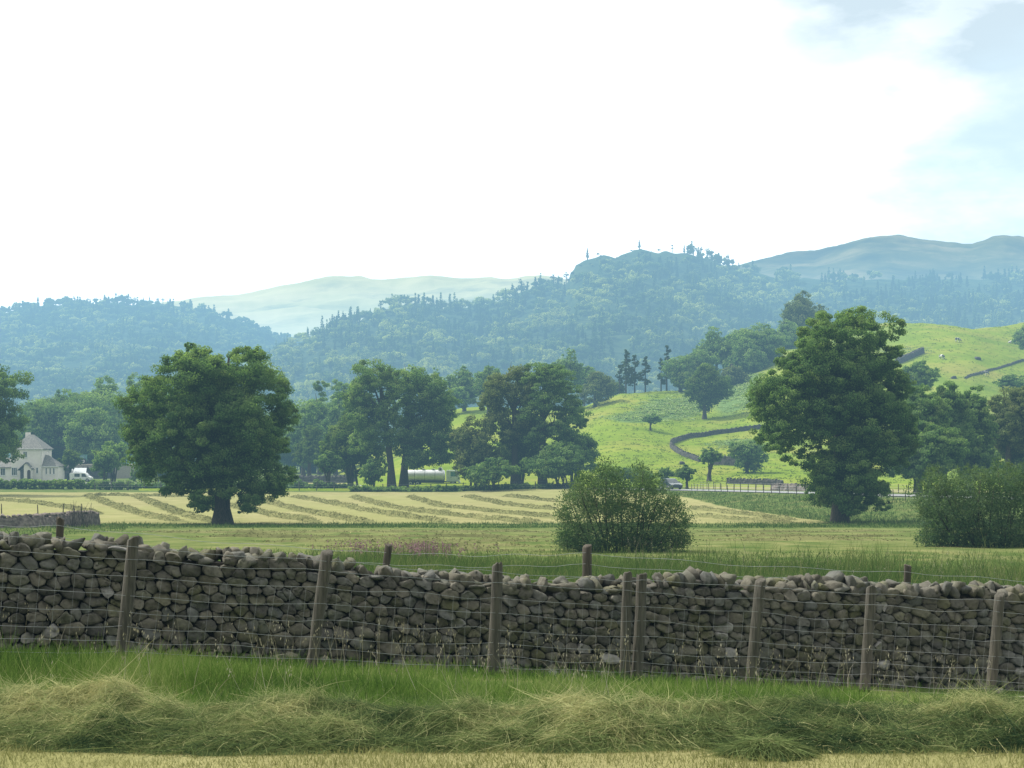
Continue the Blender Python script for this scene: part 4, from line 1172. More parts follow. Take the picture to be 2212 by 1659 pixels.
# combed directions: a slow swirling field, mostly along the swath and down its slopes
th = 2.4*vnoise(px_*1.1, py_*1.3, seed=20)+1.2*vnoise(px_*3.2, py_*3.2, seed=21)+rs.normal(0, .75, n)
e = .04; gx = (swath_z(px_+e, py_)[0]-b)/e; gy = (swath_z(px_, py_+e)[0]-b)/e
D = np.stack([np.cos(th), np.sin(th)*.9, np.zeros(n)], 1)*np.where(rs.rand(n) < .5, 1, -1)[:, None]
D[:, 2] = np.clip(D[:, 0]*gx+D[:, 1]*gy, -1.2, 1.2) + rs.normal(.06, .10, n)
D /= np.linalg.norm(D, axis=1)[:, None]
L = rs.gamma(3.5, .028, n)+.04
crest = b/.3  # low strands get a darker tone: shade of the hollows put into colour
tone = .42+.28*vnoise(px_*1.3, py_*1.6, seed=22)+.22*vnoise(px_*4, py_*4.5, seed=23)+.22*(crest-.6)+.30*(vnoise(px_*2.3, py_*2.6, seed=24))*(vnoise(px_*7, py_*7, seed=25))+.16*vnoise(px_*9, py_*9, seed=26)+rs.normal(0, .16, n)
tone = np.where(rs.rand(n) < .04, .95, tone)
hv, hq, ht = strips(np.stack([px_, py_, pz+rs.uniform(-.02, .03, n)], 1), D, L, rs.uniform(.002, .0048, n), rs.uniform(.1, .8, n), 3, rs, tone, .9)
bt_ = .25+.2*vnoise(XX*1.3, YY*1.6, seed=22)+.15*vnoise(XX*4, YY*4.5, seed=23)
V, Q, t = merge([(np.stack([XX, YY, ZZ], -1).reshape(-1, 3), Q[ok], bt_.ravel()), (hv, hq, ht)])
o = link('hay_windrow', npmesh('hay_windrow', V, Q, t), M['hay'])
tag(o, 'thick tangled windrow of freshly cut hay along the bottom, in front of the verge grass', 'windrow')
# a small loose heap at its toe
n = 5200; r = np.sqrt(rs.rand(n)); a = rs.uniform(0, 6.28, n); hx, hy = 1.55+r*np.cos(a)*.26, 9.62+r*np.sin(a)*.20
hz = ground(hx, hy)+.10*(1-r**2); d_ = np.stack([np.cos(a)*.3+rs.normal(0, .8, n), np.sin(a)*.3+rs.normal(0, .6, n), -.2*r+rs.normal(.03, .12, n)], 1); d_ /= np.linalg.norm(d_, axis=1)[:, None]
V, Q, t = strips(np.stack([hx, hy, hz], 1), d_, rs.uniform(.06, .2, n), rs.uniform(.003, .006, n), rs.uniform(.2, .7, n), 3, rs, .42+.5*(.5-r)*.5+rs.normal(0, .14, n))
tag(link('hay_tuft', npmesh('hay_tuft', V, Q, t), M['hay']), 'small loose tuft of cut hay on the stubble before the near windrow', 'hay tuft')

def blades(n, region, hgt, wid, rs, tone, lean=.25, droop=.35, seg=3, dens=None, patch=.2):
    (x0, x1, y0, y1) = region
    x = rs.uniform(x0, x1, n); y = rs.uniform(y0, y1, n)
    if dens is not None:
        k = rs.rand(n) < dens(x, y); x, y = x[k], y[k]
    n = len(x); cl = vnoise(x*2.2, y*2.2, seed=31)
    D = np.stack([rs.normal(0, lean, n), rs.normal(0, lean, n), np.ones(n)], 1); D /= np.linalg.norm(D, axis=1)[:, None]
    h = hgt(x, y)*rs.uniform(.5, 1.15, n)*(1+.45*cl)*(1+.3*vnoise(x*.8, y*.8, seed=39))
    z = terrain(x, y)
    t = tone+patch*1.3*vnoise(x*.9, y*.9, seed=32)+.16*cl+.12*vnoise(x*5, y*5, seed=34)+rs.normal(0, .14, n)
    return strips(np.stack([x, y, z-.01], 1), D, h, np.full(n, wid)*rs.uniform(.6, 1.3, n), rs.uniform(0, droop*2, n), seg, rs, t, .35)
rs = np.random.RandomState(61)
V, Q, t = blades(52000, (-4.2, 4.2, 7.2, 9.9), lambda x, y: .055+0*x, .005, rs, .40, .35, .1, 2, dens=lambda x, y: np.clip((y-7)/2, .15, 1))
tag(link('stubble', npmesh('stubble', V, Q, t), M['stubble']), 'pale mown stubble in front of the near windrow', 'stubble', kind='stuff')

def pxof(x, y): return CX+F*x/y
def vh(x, y):
    p = pxof(x, y)
    h = np.interp(p, [0, 300, 500, 900, 1400, 1700, 1850, 2000, 2100, 2212], [.24,.22,.165,.15,.155,.17,.16,.10,.16,.11])
    return h*np.where(y > 14.2, .8, 1.0)
def vd(x, y):
    p = pxof(x, y); k = np.interp(p, [0, 300, 700, 1500, 1780, 1850, 1900, 2010, 2060, 2100, 2212], [1,1,.8,.8,.75,.5,.12,.12,.6,.45,.12])
    k = k*np.clip(1-.55*sstep(14.4, 15.6, y), 0, 1)
    return k*np.clip(.75+.8*vnoise(x*.9, y*.9, seed=33), .1, 1)
V1 = blades(150000, (-6.6, 7.6, 11.0, 16.4), vh, .006, rs, .42, .22, .35, 3, vd)
V1b = blades(16000, (-6.6, 7.6, 15.2, 19.8), lambda x, y: .16+0*x, .006, rs, .40, .3, .35, 3, lambda x, y: (np.abs((x-WA[0])*WN[0]+(y-WA[1])*WN[1]-.95) < .75)*np.clip(.5+.9*vnoise(x*.8, y*.8, seed=35), 0, 1)*np.where(pxof(x, y) > 1800, .35, 1))
V, Q, t = merge([V1, V1b])
tag(link('verge_grass', npmesh('verge_grass', V, Q, t), M['grass']), 'lush green uncut grass along the foot of the wire fence', 'grass', kind='stuff')
# seeding stalks and dead stems standing in the verge
def stalks(n, region, h0, h1, rs, dens=None):
    x0, x1, y0, y1 = region; x = rs.uniform(x0, x1, n); y = rs.uniform(y0, y1, n)
    if dens is not None:
        k = rs.rand(n) < dens(x, y); x, y = x[k], y[k]
    n = len(x); D = np.stack([rs.normal(0, .16, n), rs.normal(0, .16, n), np.ones(n)], 1); D /= np.linalg.norm(D, axis=1)[:, None]
    h = rs.uniform(h0, h1, n); p = np.stack([x, y, terrain(x, y)], 1)
    A = strips(p, D, h, np.full(n, .0045), rs.uniform(0, .25, n), 3, rs, rs.uniform(.1, .8, n), .25)
    tip = p+D*(h*.82)[:, None]
    m = 6; c = np.repeat(tip, m, 0)+rs.normal(size=(n*m, 3))*np.array([.012, .012, .045])
    v, q = cards(c, .03*rs.uniform(.6, 1.3, n*m), .3, rs, axis=np.tile([0, 0, 1.], (n*m, 1)))
    return merge([A, (v, q, np.repeat(np.repeat(rs.uniform(.2, .8, n), m), 4))])
V, Q, t = stalks(480, (-6.5, 7.3, 12.2, 16.8), .3, .62, rs, lambda x, y: np.clip(.55+.9*vnoise(x*.7, y*.7, seed=36), .05, 1))
tag(link('seeding_grass', npmesh('seeding_grass', V, Q, t), M['stalk']), 'thin dry seeding grass stalks rising before the wall', 'grass', kind='stuff')
# rank grass behind the wall
def rh(x, y):
    p = pxof(x, y)
    return np.interp(p, [-500, 600, 700, 800, 1200, 1500, 2000, 2212], [.25,.28,.4,.5,.58,.66,.78,.8])
def rd(x, y):
    p = pxof(x, y); return np.interp(p, [0, 550, 800, 2300], [.15,.3,1,1])*np.clip(.7+.6*vnoise(x*.5, y*.5, seed=37), .15, 1)
P_ = [blades(110000, (-11, 17, 31, 45.5), rh, .016, rs, .42, .22, .35, 3, lambda x, y: rd(x, y)*(np.abs(pxof(x, y)-1106) < 1250), .16),
      blades(26000, (-34, 34, 45, 56), lambda x, y: .16+0*x, .022, rs, .45, .3, .35, 2, lambda x, y: (np.abs(pxof(x, y)-1106) < 1250)*.6),
      blades(30000, (-46, 46, 111, 129), lambda x, y: .26+0*x, .05, rs, .36, .3, .35, 2, lambda x, y: (np.abs(pxof(x, y)-1106) < 1300)*np.clip(.8+.8*vnoise(x*.2, y*.2, seed=38), .2, 1)),
      blades(9000, (-46, -24, 62, 128), lambda x, y: .24+0*x, .05, rs, .5, .3, .35, 2, lambda x, y: pxof(x, y) < 270)]
V, Q, t = merge(P_)
tag(link('rank_grass', npmesh('rank_grass', V, Q, t), M['rank_grass']), 'tall rough grass growing between the stone wall and the willow bushes', 'grass', kind='stuff')
V, Q, t = stalks(420, (3, 17, 33, 46), .7, 1.15, rs)
tag(link('tall_seed_grass', npmesh('tall_seed_grass', V, Q, t), M['stalk']), 'pale tall seed heads above the rough grass at the right', 'grass', kind='stuff')
n = 420; x = rs.normal(-3.2, .9, n); y = rs.uniform(43, 47, n); D = np.stack([rs.normal(0, .1, n), rs.normal(0, .1, n), np.ones(n)], 1)
p = np.stack([x, y, terrain(x, y)], 1); k = rs.rand(n) < np.clip(.6+.8*vnoise(x*1.5, y, seed=41), 0, 1); p, D = p[k], D[k]; n = len(p)
h = rs.uniform(.42, .66, n); c = np.repeat(p+D*(h*.8)[:, None], 6, 0)+rs.normal(size=(n*6, 3))*np.array([.03, .03, .09])
v, q = cards(c, .06, .7, rs)
V, Q, t = merge([strips(p, D, h, np.full(n, .008), np.zeros(n), 2, rs, np.full(n, .1), .1), (v, q, np.repeat(rs.uniform(.2, .9, n*6), 4))])
tag(link('pink_wildflowers', npmesh('pink_wildflowers', V, Q, t), M['petal']), 'drift of pink wildflowers at the left end of the rough grass', 'wildflowers', kind='stuff')
# rough bank below the road on the right
x = rs.uniform(14, 62, 60000); y = rs.uniform(105, 216, 60000); s_, _ = road_near(x, y)
def bankd(x, y):
    s, _ = road_near(x, y); edge = np.interp(y, [126,130,184,232], [27.5,26.5,20.8,14]); return ((s > 6.5) & (x > edge) & (s < 40) & (y > 118))*.9
V, Q, t = blades(90000, (14, 66, 112, 222), lambda x, y: .34+0*x, .06, rs, .42, .3, .35, 2, bankd)
tag(link('bank_grass', npmesh('bank_grass', V, Q, t), M['rank_grass']), 'rough grassy bank below the road at the right', 'grass', kind='stuff')
# pale gravel track between fence and wall at the right
mb = MB(); L_ = []
for k in range(25):
    u = 12.0+k*.27; p = wall_pt(u)+WN*1.95; w = .42+.12*math.sin(k*1.3)
    for o_ in (-w, w): q_ = p+WN*o_; L_.append((q_[0], q_[1], T(q_[0], q_[1])+.03))
mb.add(L_, [(2*k, 2*k+1, 2*k+3, 2*k+2) for k in range(24)])
o = mb.build('track', M['track']); o['kind'] = 'structure'

# windrows of the far and near field
def windrow(pts, label, w=1.5, h=.34, seed=0, name='hay_windrow', group=None, tone=.52):
    rs = np.random.RandomState(seed+900)
    W = [hit(px, r, 40, 232) for px, r in pts]
    W = np.array([v[:] for v in W]); L = []
    for a, b in zip(W[:-1], W[1:]):
        n = max(2, int(np.linalg.norm(b-a)/.6))
        for k in range(n): L.append(a+(b-a)*k/n)
    L.append(W[-1]); L = np.array(L)
    for _ in range(12): L[1:-1] = (L[:-2]+L[2:]+2*L[1:-1])/4
    tg = np.gradient(L[:, :2], axis=0); tg /= np.linalg.norm(tg, axis=1)[:, None]; nr = np.stack([-tg[:, 1], tg[:, 0]], 1)
    n = len(L); ks = np.linspace(-1, 1, 9)
    V = np.empty((n, 9, 3))
    for j, k in enumerate(ks):
        q = L[:, :2]+nr*(w*.5*k*(1+.25*vnoise(L[:, 0]*.7, L[:, 1]*.7, seed=seed)))[:, None]
        ev = np.clip(np.minimum(np.arange(n), np.arange(n)[::-1])/5., .05, 1)
        z = ground(q[:, 0], q[:, 1])-.03+h*ev*(1-k*k)*(1+.55*vnoise(q[:, 0]*1.1, q[:, 1]*1.1, seed=seed+1)+.3*vnoise(q[:, 0]*3, q[:, 1]*3, seed=seed+2))
        V[:, j] = np.column_stack([q, z])
    i = np.arange(n*9).reshape(n, 9); Q = np.stack([i[:-1,:-1], i[:-1,1:], i[1:,1:], i[1:,:-1]], -1).reshape(-1, 4)
    base = V.reshape(-1, 3)
    m = min(n*70, 9000); k = rs.randint(len(base)//40, len(base)-len(base)//40, m); dist = base[:, 1].mean()
    C = base[k]+rs.normal(size=(m, 3))*np.array([.14, .14, .03]); th = rs.uniform(0, 6.28, m)
    v, q = cards(C, max(.12, 4.0*dist/F)*rs.uniform(.6, 1.4, m), .35, rs, 1.2)
    tt = tone+.25*vnoise(C[:, 0]*.6, C[:, 1]*.6, seed=5)+rs.normal(0, .24, m)
    VV, QQ, t = merge([(base, Q, .0+tone-.06+.2*vnoise(base[:, 0]*.8, base[:, 1]*.8, seed=6)), (v, q, np.repeat(tt, 4))])
    o = link(name, npmesh(name, VV, QQ, t), M['hay_swath']); tag(o, label, 'windrow', group)
    return o
FW = [([(-40,1080),(60,1085),(150,1098),(215,1112)], 'windrow of hay nearest the left edge of the far field'),
      ([(188,1071),(231,1087),(289,1106),(340,1119),(400,1128)], 'second hay windrow from the left in the far field'),
      ([(292,1071),(347,1093),(384,1108),(440,1123),(470,1129)], 'hay windrow ending at the trunk of the big field tree'),
      ([(415,1074),(455,1084),(520,1098),(600,1115),(690,1130)], 'hay windrow curving just right of the big field tree trunk'),
      ([(540,1075),(573,1084),(654,1104),(784,1127),(820,1131)], 'hay windrow starting under the right side of the big field tree'),
      ([(631,1073),(715,1087),(784,1102),(900,1121),(985,1131)], 'hay windrow running below the small round roadside tree'),
      ([(761,1074),(842,1095),(929,1109),(1102,1125),(1185,1131)], 'long hay windrow below the two roadside trunks'),
      ([(885,1073),(957,1095),(1102,1109),(1200,1119)], 'hay windrow below the silver tanker lorry'),
      ([(1004,1073),(1106,1092),(1210,1102)], 'hay windrow starting right of the tanker cab'),
      ([(1090,1072),(1210,1084)], 'short far windrow left of the centre willow bush'),
      ([(180,1070),(300,1072),(430,1074)], 'straight headland windrow along the far hedge'),
      ([(1485,1098),(1560,1106),(1650,1116),(1720,1124)], 'hay windrow on the right part of the far field, nearest the road bank'),
      ([(1490,1113),(1560,1120),(1650,1127),(1740,1131)], 'hay windrow right of the centre willow bush, towards the tallest tree')]
for k, (p, l) in enumerate(FW): windrow(p, l, 1.35, .30, k*5, group='windrows of the far field')
ORD = ['first','second','third','fourth','fifth','sixth','seventh','eighth','ninth']
NW = [(1150,260),(1160,400),(1170,540),(1180,640),(1190,770)]
for k, (r, a) in enumerate(NW):
    b = 1200+(k % 3)*4; l = ORD[k]+' from the green strip'
    windrow([(a,r),(a+(b-a)*.3,r+1.2),(a+(b-a)*.65,r-.6),(b,r+.6)], 'low hay windrow left of the willow bush, '+l, 1.6, .14, 100+k*5, tone=.33, group='windrows of the near strip')
NW = [1149,1158,1167]
for k, r in enumerate(NW):
    windrow([(1492+k*3,r),(1700,r+.8),(1975-k*3,r)], 'low hay windrow between the two willow bushes, '+ORD[k]+' from the tallest tree', 1.5, .14, 140+k*5, tone=.33, group='windrows of the near strip')

# ------------------------------------------------------------------ smaller stone walls
def field_wall(label, W, h, w, mat, seed=0, step=.45):
    rs = np.random.RandomState(seed+300)
    W = np.array(W, float); L = []
    for a, b in zip(W[:-1], W[1:]):
        n = max(2, int(np.linalg.norm(b[:2]-a[:2])/step))
        for k in range(n): L.append(a+(b-a)*k/n)
    L.append(W[-1]); L = np.array(L)
    for _ in range(14): L[1:-1] = (L[:-2]+L[2:]+2*L[1:-1])/4
    tg = np.gradient(L[:, :2], axis=0); tg /= np.linalg.norm(tg, axis=1)[:, None]; nr = np.stack([-tg[:, 1], tg[:, 0]], 1)
    hs = np.interp(np.linspace(0, 1, len(L)), np.linspace(0, 1, len(np.atleast_1d(h))), np.atleast_1d(h)) if np.ndim(h) else np.full(len(L), h)
    o = empty('stone_wall', (L[len(L)//2][0], L[len(L)//2][1], T(L[len(L)//2][0], L[len(L)//2][1])), label, 'stone wall')
    prof = [(-.5, -.4), (-.46, .3), (-.4, .7), (-.34, .95), (0, 1.0), (.34, .95), (.4, .7), (.46, .3), (.5, -.4)]
    n, m = len(L), len(prof); V = np.empty((n, m, 3))
    gz = terrain(L[:, 0], L[:, 1])
    for j, (u, v) in enumerate(prof):
        q = L[:, :2]+nr*(w*u+rs.normal(0, .03, n))[:, None]
        V[:, j] = np.column_stack([q, gz+hs*(v if v > 0 else 0)+(v if v < 0 else 0)+(v > .9)*rs.normal(0, .07, n)])
    i = np.arange(n*m).reshape(n, m); f = np.stack([i[:-1,:-1], i[:-1,1:], i[1:,1:], i[1:,:-1]], -1).reshape(-1, 4)
    mb = MB(); mb.add(V.reshape(-1, 3)-np.array(o.location), [tuple(q) for q in f]+[tuple(range(m)), tuple(range(n*m-1, n*m-m-1, -1))])
    mb.build('wall_face', mat, o)
    it = []; az = 0
    for k in range(0, n-1):
        p = L[k]; a = math.atan2(tg[k][1], tg[k][0]); s = min(.3, step*.75)*rs.uniform(.7, 1.3)
        it.append(((p[0], p[1], gz[k]+hs[k]+.04), (s*1.2, w*.75, s*.9), (rs.normal(0, .2), rs.normal(0, .4), a+rs.normal(0, .2))))
    V, Q, t = rocks(it, rs)
    link('cope_stones', npmesh('cope_stones', V-np.array(o.location), Q, t*.6), mat, o)
    return o
H_ = lambda pts, a=240, b=620: [hit(px, r, a, b)[:] for px, r in pts]
field_wall('dark stone wall making an S-curve across the lower pasture', H_([(1690,922),(1640,927),(1580,934),(1520,942),(1475,949),(1450,958),(1448,966),(1462,978),(1490,990),(1512,998)]), .95, .6, M['far_stone'], 1, 1.0)
field_wall('short low wall end between the small stout tree and the pale round bush', H_([(1540,1004),(1575,1006),(1612,1007)]), 1.7, .7, M['far_stone'], 2, .8)
field_wall('low stone wall behind the pale field, under the pale round bush', [P(1572,1040,255)[:], P(1630,1036,252)[:], P(1690,1036,248)[:]], .8, .8, M['far_stone'], 3, .6)
field_wall('dark reddish roadside wall end left of the tallest tree', [P(1668,1050,208)[:], P(1720,1050,204)[:], P(1790,1052,198)[:]], [.8, .8, .3], .7, M['red_stone'], 4, .5)
field_wall('dark broken wall below the crest of the high pasture', H_([(1925,792),(1950,782),(1975,770),(1993,763)], 300), [.8, 1.9, 1.5, 1.9], 1.4, M['far_stone'], 5, 1.2)
field_wall('thin dark wall line climbing the pasture at the right edge', H_([(2085,818),(2125,804),(2170,792),(2212,778),(2245,768)], 300), .4, .7, M['far_stone'], 6, 1.2)
field_wall('ruined low reddish wall at the left edge of the hay field', [hit(-60,1141,60,180)[:], hit(60,1140,60,180)[:], hit(150,1138,60,180)[:], hit(206,1136,60,180)[:]], [.75,.8,.95,1.05], .9, M['red_stone'], 7, .4)
field_wall('long field wall behind the garden and yard on the left', [P(95,1012,318)[:], P(180,1012,320)[:], P(290,1012,324)[:]], 2.3, .8, M['far_stone'], 8, .9)
field_wall('wall beyond the road behind the small round roadside tree', [P(630,1034,296)[:], P(700,1034,294)[:], P(770,1036,292)[:]], 1.3, .8, M['far_stone'], 9, .8)
# boulder on the pasture
def boulder(px, r, s, label):
    p = hit(px, r, 240); rs = np.random.RandomState(int(px))
    V, Fc = ROCKS[int(px) % len(ROCKS)]
    V = V*np.array([1.3, 1, .8])*s
    o = link('boulder', npmesh('boulder', V, Fc, np.full(len(V), .5)), M['far_stone']); o.location = p+Vector((0, 0, s*.25)); tag(o, label, 'boulder')
boulder(2112, 777, 1.6, 'grey boulder alone in the upper pasture among the cows')
boulder(1475, 1004, 1.1, 'pale boulder in the pasture below the curved stone wall')
boulder(2060, 818, 1.3, 'boulder at the foot of the thin wall line on the right pasture')

# dead stems and stakes on the ruined wall
def stake(px, r, d, h, label):
    x = (px-CX)*d/F; zb = T(x, d); mb = MB(); q = random.uniform(-.1, .1)
    mb.tube([(0,0,-.2),(q*.4,0,h*.5),(q,0,h)], [.05,.045,.03], 6); o = mb.build('stake', M['post_dark']); o.location = (x, d, zb); tag(o, label, 'stake', 'stakes by the ruined wall')
p_ = hit(100, 1139, 60, 180).y + .9
for px, r, l in [(4,1088,'leftmost thin stake behind the ruined wall'),(83,1090,'thin stake behind the middle of the ruined wall'),(136,1088,'taller thin stake behind the ruined wall'),(178,1088,'stake behind the tumbled end of the ruined wall')]:
    x = (px-CX)*p_/F; stake(px, r, p_, -(r-HR)*p_/F - T(x, p_), l)
rs = np.random.RandomState(71)
k = p_/F; x = (172-CX)*k; o = empty('dead_bush', (x, p_, T(x, p_)), 'bare twiggy dead bush behind the end of the ruined wall', 'bush'); mb = MB()
for q in range(26):
    b_ = Vector((rs.uniform(-.7, .7), rs.normal()*.2, 0)); e_ = b_+Vector((rs.normal()*.35, rs.normal()*.2, rs.uniform(1.1, 2.0)))
    mb.tube([b_, b_.lerp(e_, .5)+Vector((rs.normal()*.08, 0, 0)), e_], [.03, .02, .008], 4)
mb.build('stem', M['post_dark'], o)

# ------------------------------------------------------------------ far wire fences, each with its posts
def far_fence(label, pts, step, h, r, mat, levels=(.9, .6, .3), seed=0):
    rs = np.random.RandomState(seed+500); W = np.array(pts, float)
    L = []
    for a, b in zip(W[:-1], W[1:]):
        n = max(1, int(np.linalg.norm(b[:2]-a[:2])/step))
        for k in range(n): L.append(a+(b-a)*k/n)
    L.append(W[-1]); L = L[:98]
    c = L[len(L)//2]; o = empty('wire_fence', (c[0], c[1], T(c[0], c[1])), label, 'fence'); ol = o.location
    proto = None; tops = []
    for p in L:
        zb = T(p[0], p[1]); hh = h*rs.uniform(.9, 1.1)
        if proto is None:
            mb = MB(); mb.tube([(0,0,-.3),(.01,0,h*.5),(0,0,h)], [r, r*.97, r*.9], 7); proto = mb.build('post', mat, o); q = proto
        else: q = proto.copy(); COL.objects.link(q); q.parent = o
        q.location = Vector((p[0], p[1], zb))-ol; q.scale = (1, 1, hh/h); q.rotation_euler = (rs.normal()*.03, rs.normal()*.05, rs.uniform(0, 6))
        tops.append(Vector((p[0], p[1]-r, zb))-ol)
    for f in levels:
        mb = MB(); mb.tube([t+Vector((0, 0, h*f)) for t in tops], .008, 4); mb.build('wire', M['wire'], o)
    return o
def gp(px, d): return ((px-CX)*d/F, d, 0)
far_fence('sparse fence of pale posts along the far end of the hay field', [gp(205,240),gp(420,239),gp(760,238),gp(1000,235),gp(1235,230)], 2.4, 1.15, .075, M['wood_post'], seed=1)
far_fence('dark post fence between the road and the grassy bank at the right', [gp(1494,205),gp(1600,187),gp(1740,170),gp(1880,156),gp(2010,145)], 2.1, .95, .045, M['post_dark'], seed=2)
far_fence('fence along the far side of the road in front of the pale hay field', [gp(1500,226),gp(1600,213),gp(1700,202),gp(1800,192),gp(1985,176)], 1.9, 1.0, .045, M['post_dark'], seed=3)

# ------------------------------------------------------------------ vehicles
def wheel(parent, x, y, z, r, w, dual=False):
    mb = MB(); mb.cyl((0,0,0), r, (0,1,0), -w/2, w/2, 22); o = mb.build('wheel', M['tyre'], parent, bevel=.02); o.location = (x, y, z)
    mb = MB(); mb.cyl((0,0,0), r*.58, (0,1,0), -w/2-.015, w/2+.015, 16); mb.build('rim', M['rim'], o)
    mb = MB(); mb.cyl((0,0,0), r*.2, (0,1,0), -w/2-.05, -w/2-.015, 10); mb.build('hub', M['chassis'], o)
    return o
def tanker():
    d = 256.5; x0 = (875-CX)*d/F; x = (932-CX)*d/F
    zb = float(road_near(np.array([x]), np.array([d]))[1][0])+.06
    o = empty('tanker_lorry', (x0, d, zb), 'silver tanker lorry on the road, its pale cab facing right into the trees', 'lorry')
    k = d/F
    Lt = 6.5; r = .93; zc = 1.72
    mb = MB(); n = 28; V = []
    prof = [(0, .0), (0, .62), (.05, .85), (.16, .97), (.3, 1), (Lt-.3, 1), (Lt-.16, .97), (Lt-.05, .85), (Lt, .62), (Lt, 0.0)]
    for (xx, f) in prof:
        for q in range(n):
            a = 2*math.pi*q/n; V.append((xx, math.cos(a)*r*1.12*max(f, .001), zc+math.sin(a)*r*max(f, .001)))
    fs = [(i*n+q, i*n+(q+1) % n, (i+1)*n+(q+1) % n, (i+1)*n+q) for i in range(len(prof)-1) for q in range(n)]
    mb.add(V, fs); mb.build('tank', M['steel'], o, smooth=True, auto=True)
    for xx in (1.6, 3.25, 4.9):
        mb = MB(); V = []
        for dx, rr in ((-.05, 1.0), (-.05, 1.02), (.05, 1.02), (.05, 1.0)):
            for q in range(n): a = 2*math.pi*q/n; V.append((xx+dx, math.cos(a)*r*1.12*rr, zc+math.sin(a)*r*rr))
        mb.add(V, [(i*n+q, i*n+(q+1) % n, (i+1)*n+(q+1) % n, (i+1)*n+q) for i in range(3) for q in range(n)]); mb.build('tank_band', M['rim'], o)
    for xx in (3.0, 4.6):
        mb = MB(); mb.cyl((xx, 0, zc+r-.06), .3, (0,0,1), 0, .2, 16); mb.cyl((xx, 0, zc+r+.1), .34, (0,0,1), 0.04, .08, 16); mb.build('hatch', M['rim'], o)
    mb = MB()
    for y in (-.45, .45):
        mb.tube([(2.0, y, zc+r-.1), (2.0, y, zc+r+.32), (3.0, y, zc+r+.32), (3.0, y, zc+r-.1)], .025, 6)
    mb.build('walkway_rail', M['rim'], o)
    mb = MB(); mb.box(-.1, 8.3, -.45, .45, .62, .84); mb.box(.2, 6.4, -1.05, -.95, .55, .82); mb.build('chassis', M['chassis'], o, bevel=.02)
    mb = MB(); mb.box(-.12, -.04, -1.1, 1.1, .5, .8); mb.build('rear_bumper', M['chassis'], o)
    for y in (-.8, .8):
        mb = MB(); mb.box(-.15, -.1, y-.15, y+.15, .62, .74); mb.build('tail_light', M['amber'], o)
    # ladder at the tail
    mb = MB()
    for y in (-.25, .25): mb.tube([(-.08, y, .8), (-.08, y, zc+r), (.2, y, zc+r+.1)], .03, 6)
    for z in (1.0, 1.3, 1.6, 1.9, 2.2, 2.5): mb.tube([(-.08, -.25, z), (-.08, .25, z)], .02, 6)
    mb.build('ladder', M['rim'], o)
    # hose reel / roof pod behind the cab
    mb = MB(); mb.cyl((5.75, 0, zc+r+.12), .36, (0,1,0), -.5, .5, 18); mb.build('hose_reel', M['white_paint'], o, smooth=True, auto=True)
    mb = MB(); mb.cyl((5.75, 0, zc+r+.12), .17, (0,1,0), -.53, .53, 14); mb.build('reel_core', M['chassis'], o)
    # cab
    cx0 = 6.75
    prof = [(0, .75), (2.05, .75), (2.1, 1.35), (2.02, 1.6), (1.78, 2.45), (1.6, 2.58), (.1, 2.62), (0, 2.5)]
    mb = MB(); mb.prism([(cx0+a_, z) for a_, z in prof], -1.14, 1.14); cab = mb.build('cab', M['cab_paint'], o, bevel=.05)
    mb = MB(); mb.add([(cx0+2.04, -1.0, 1.64), (cx0+2.04, 1.0, 1.64), (cx0+1.82, .95, 2.4), (cx0+1.82, -.95, 2.4)], [(0,1,2,3)]); mb.build('windscreen', M['teal_glass'], cab)
    for s in (-1, 1):
        mb = MB(); mb.add([(cx0+.7, s*1.155, 1.62), (cx0+1.72, s*1.155, 1.62), (cx0+1.55, s*1.155, 2.35), (cx0+.7, s*1.155, 2.35)], [(0,1,2,3)]); mb.build('side_window', M['teal_glass'], cab)
        mb = MB(); mb.prism([(cx0+.6, .85), (cx0+1.8, .85), (cx0+1.78, 1.55), (cx0+.6, 1.55)], s*1.15-.012, s*1.15+.012); dr = mb.build('door', M['cab_paint'], cab)
        mb = MB(); mb.box(cx0+.68, cx0+.86, s*1.18-.02, s*1.18+.02, 1.42, 1.47); mb.build('handle', M['chassis'], dr)
        mb = MB(); mb.box(cx0+1.9, cx0+2.0, s*1.32-.1, s*1.32+.1, 1.8, 2.2); mb.tube([(cx0+1.85, s*1.1, 2.15), (cx0+1.95, s*1.32, 2.1)], .02, 6); mb.build('mirror', M['chassis'], cab)
        mb = MB(); mb.box(cx0+2.06, cx0+2.12, s*.85-.2, s*.85+.2, .9, 1.08); mb.build('headlight', M['white_paint'], cab)
    mb = MB(); mb.box(cx0+2.08, cx0+2.14, -.6, .6, .95, 1.3); mb.build('grille', M['chassis'], cab)
    mb = MB(); mb.box(cx0+1.95, cx0+2.25, -1.12, 1.12, .5, .82); mb.build('bumper', M['cab_paint'], cab, bevel=.03)
    for xx in (.95, 2.1, 7.85):
        for y in (-.95, .95): wheel(o, xx, y, .47, .47, .3)
    return o
tanker()
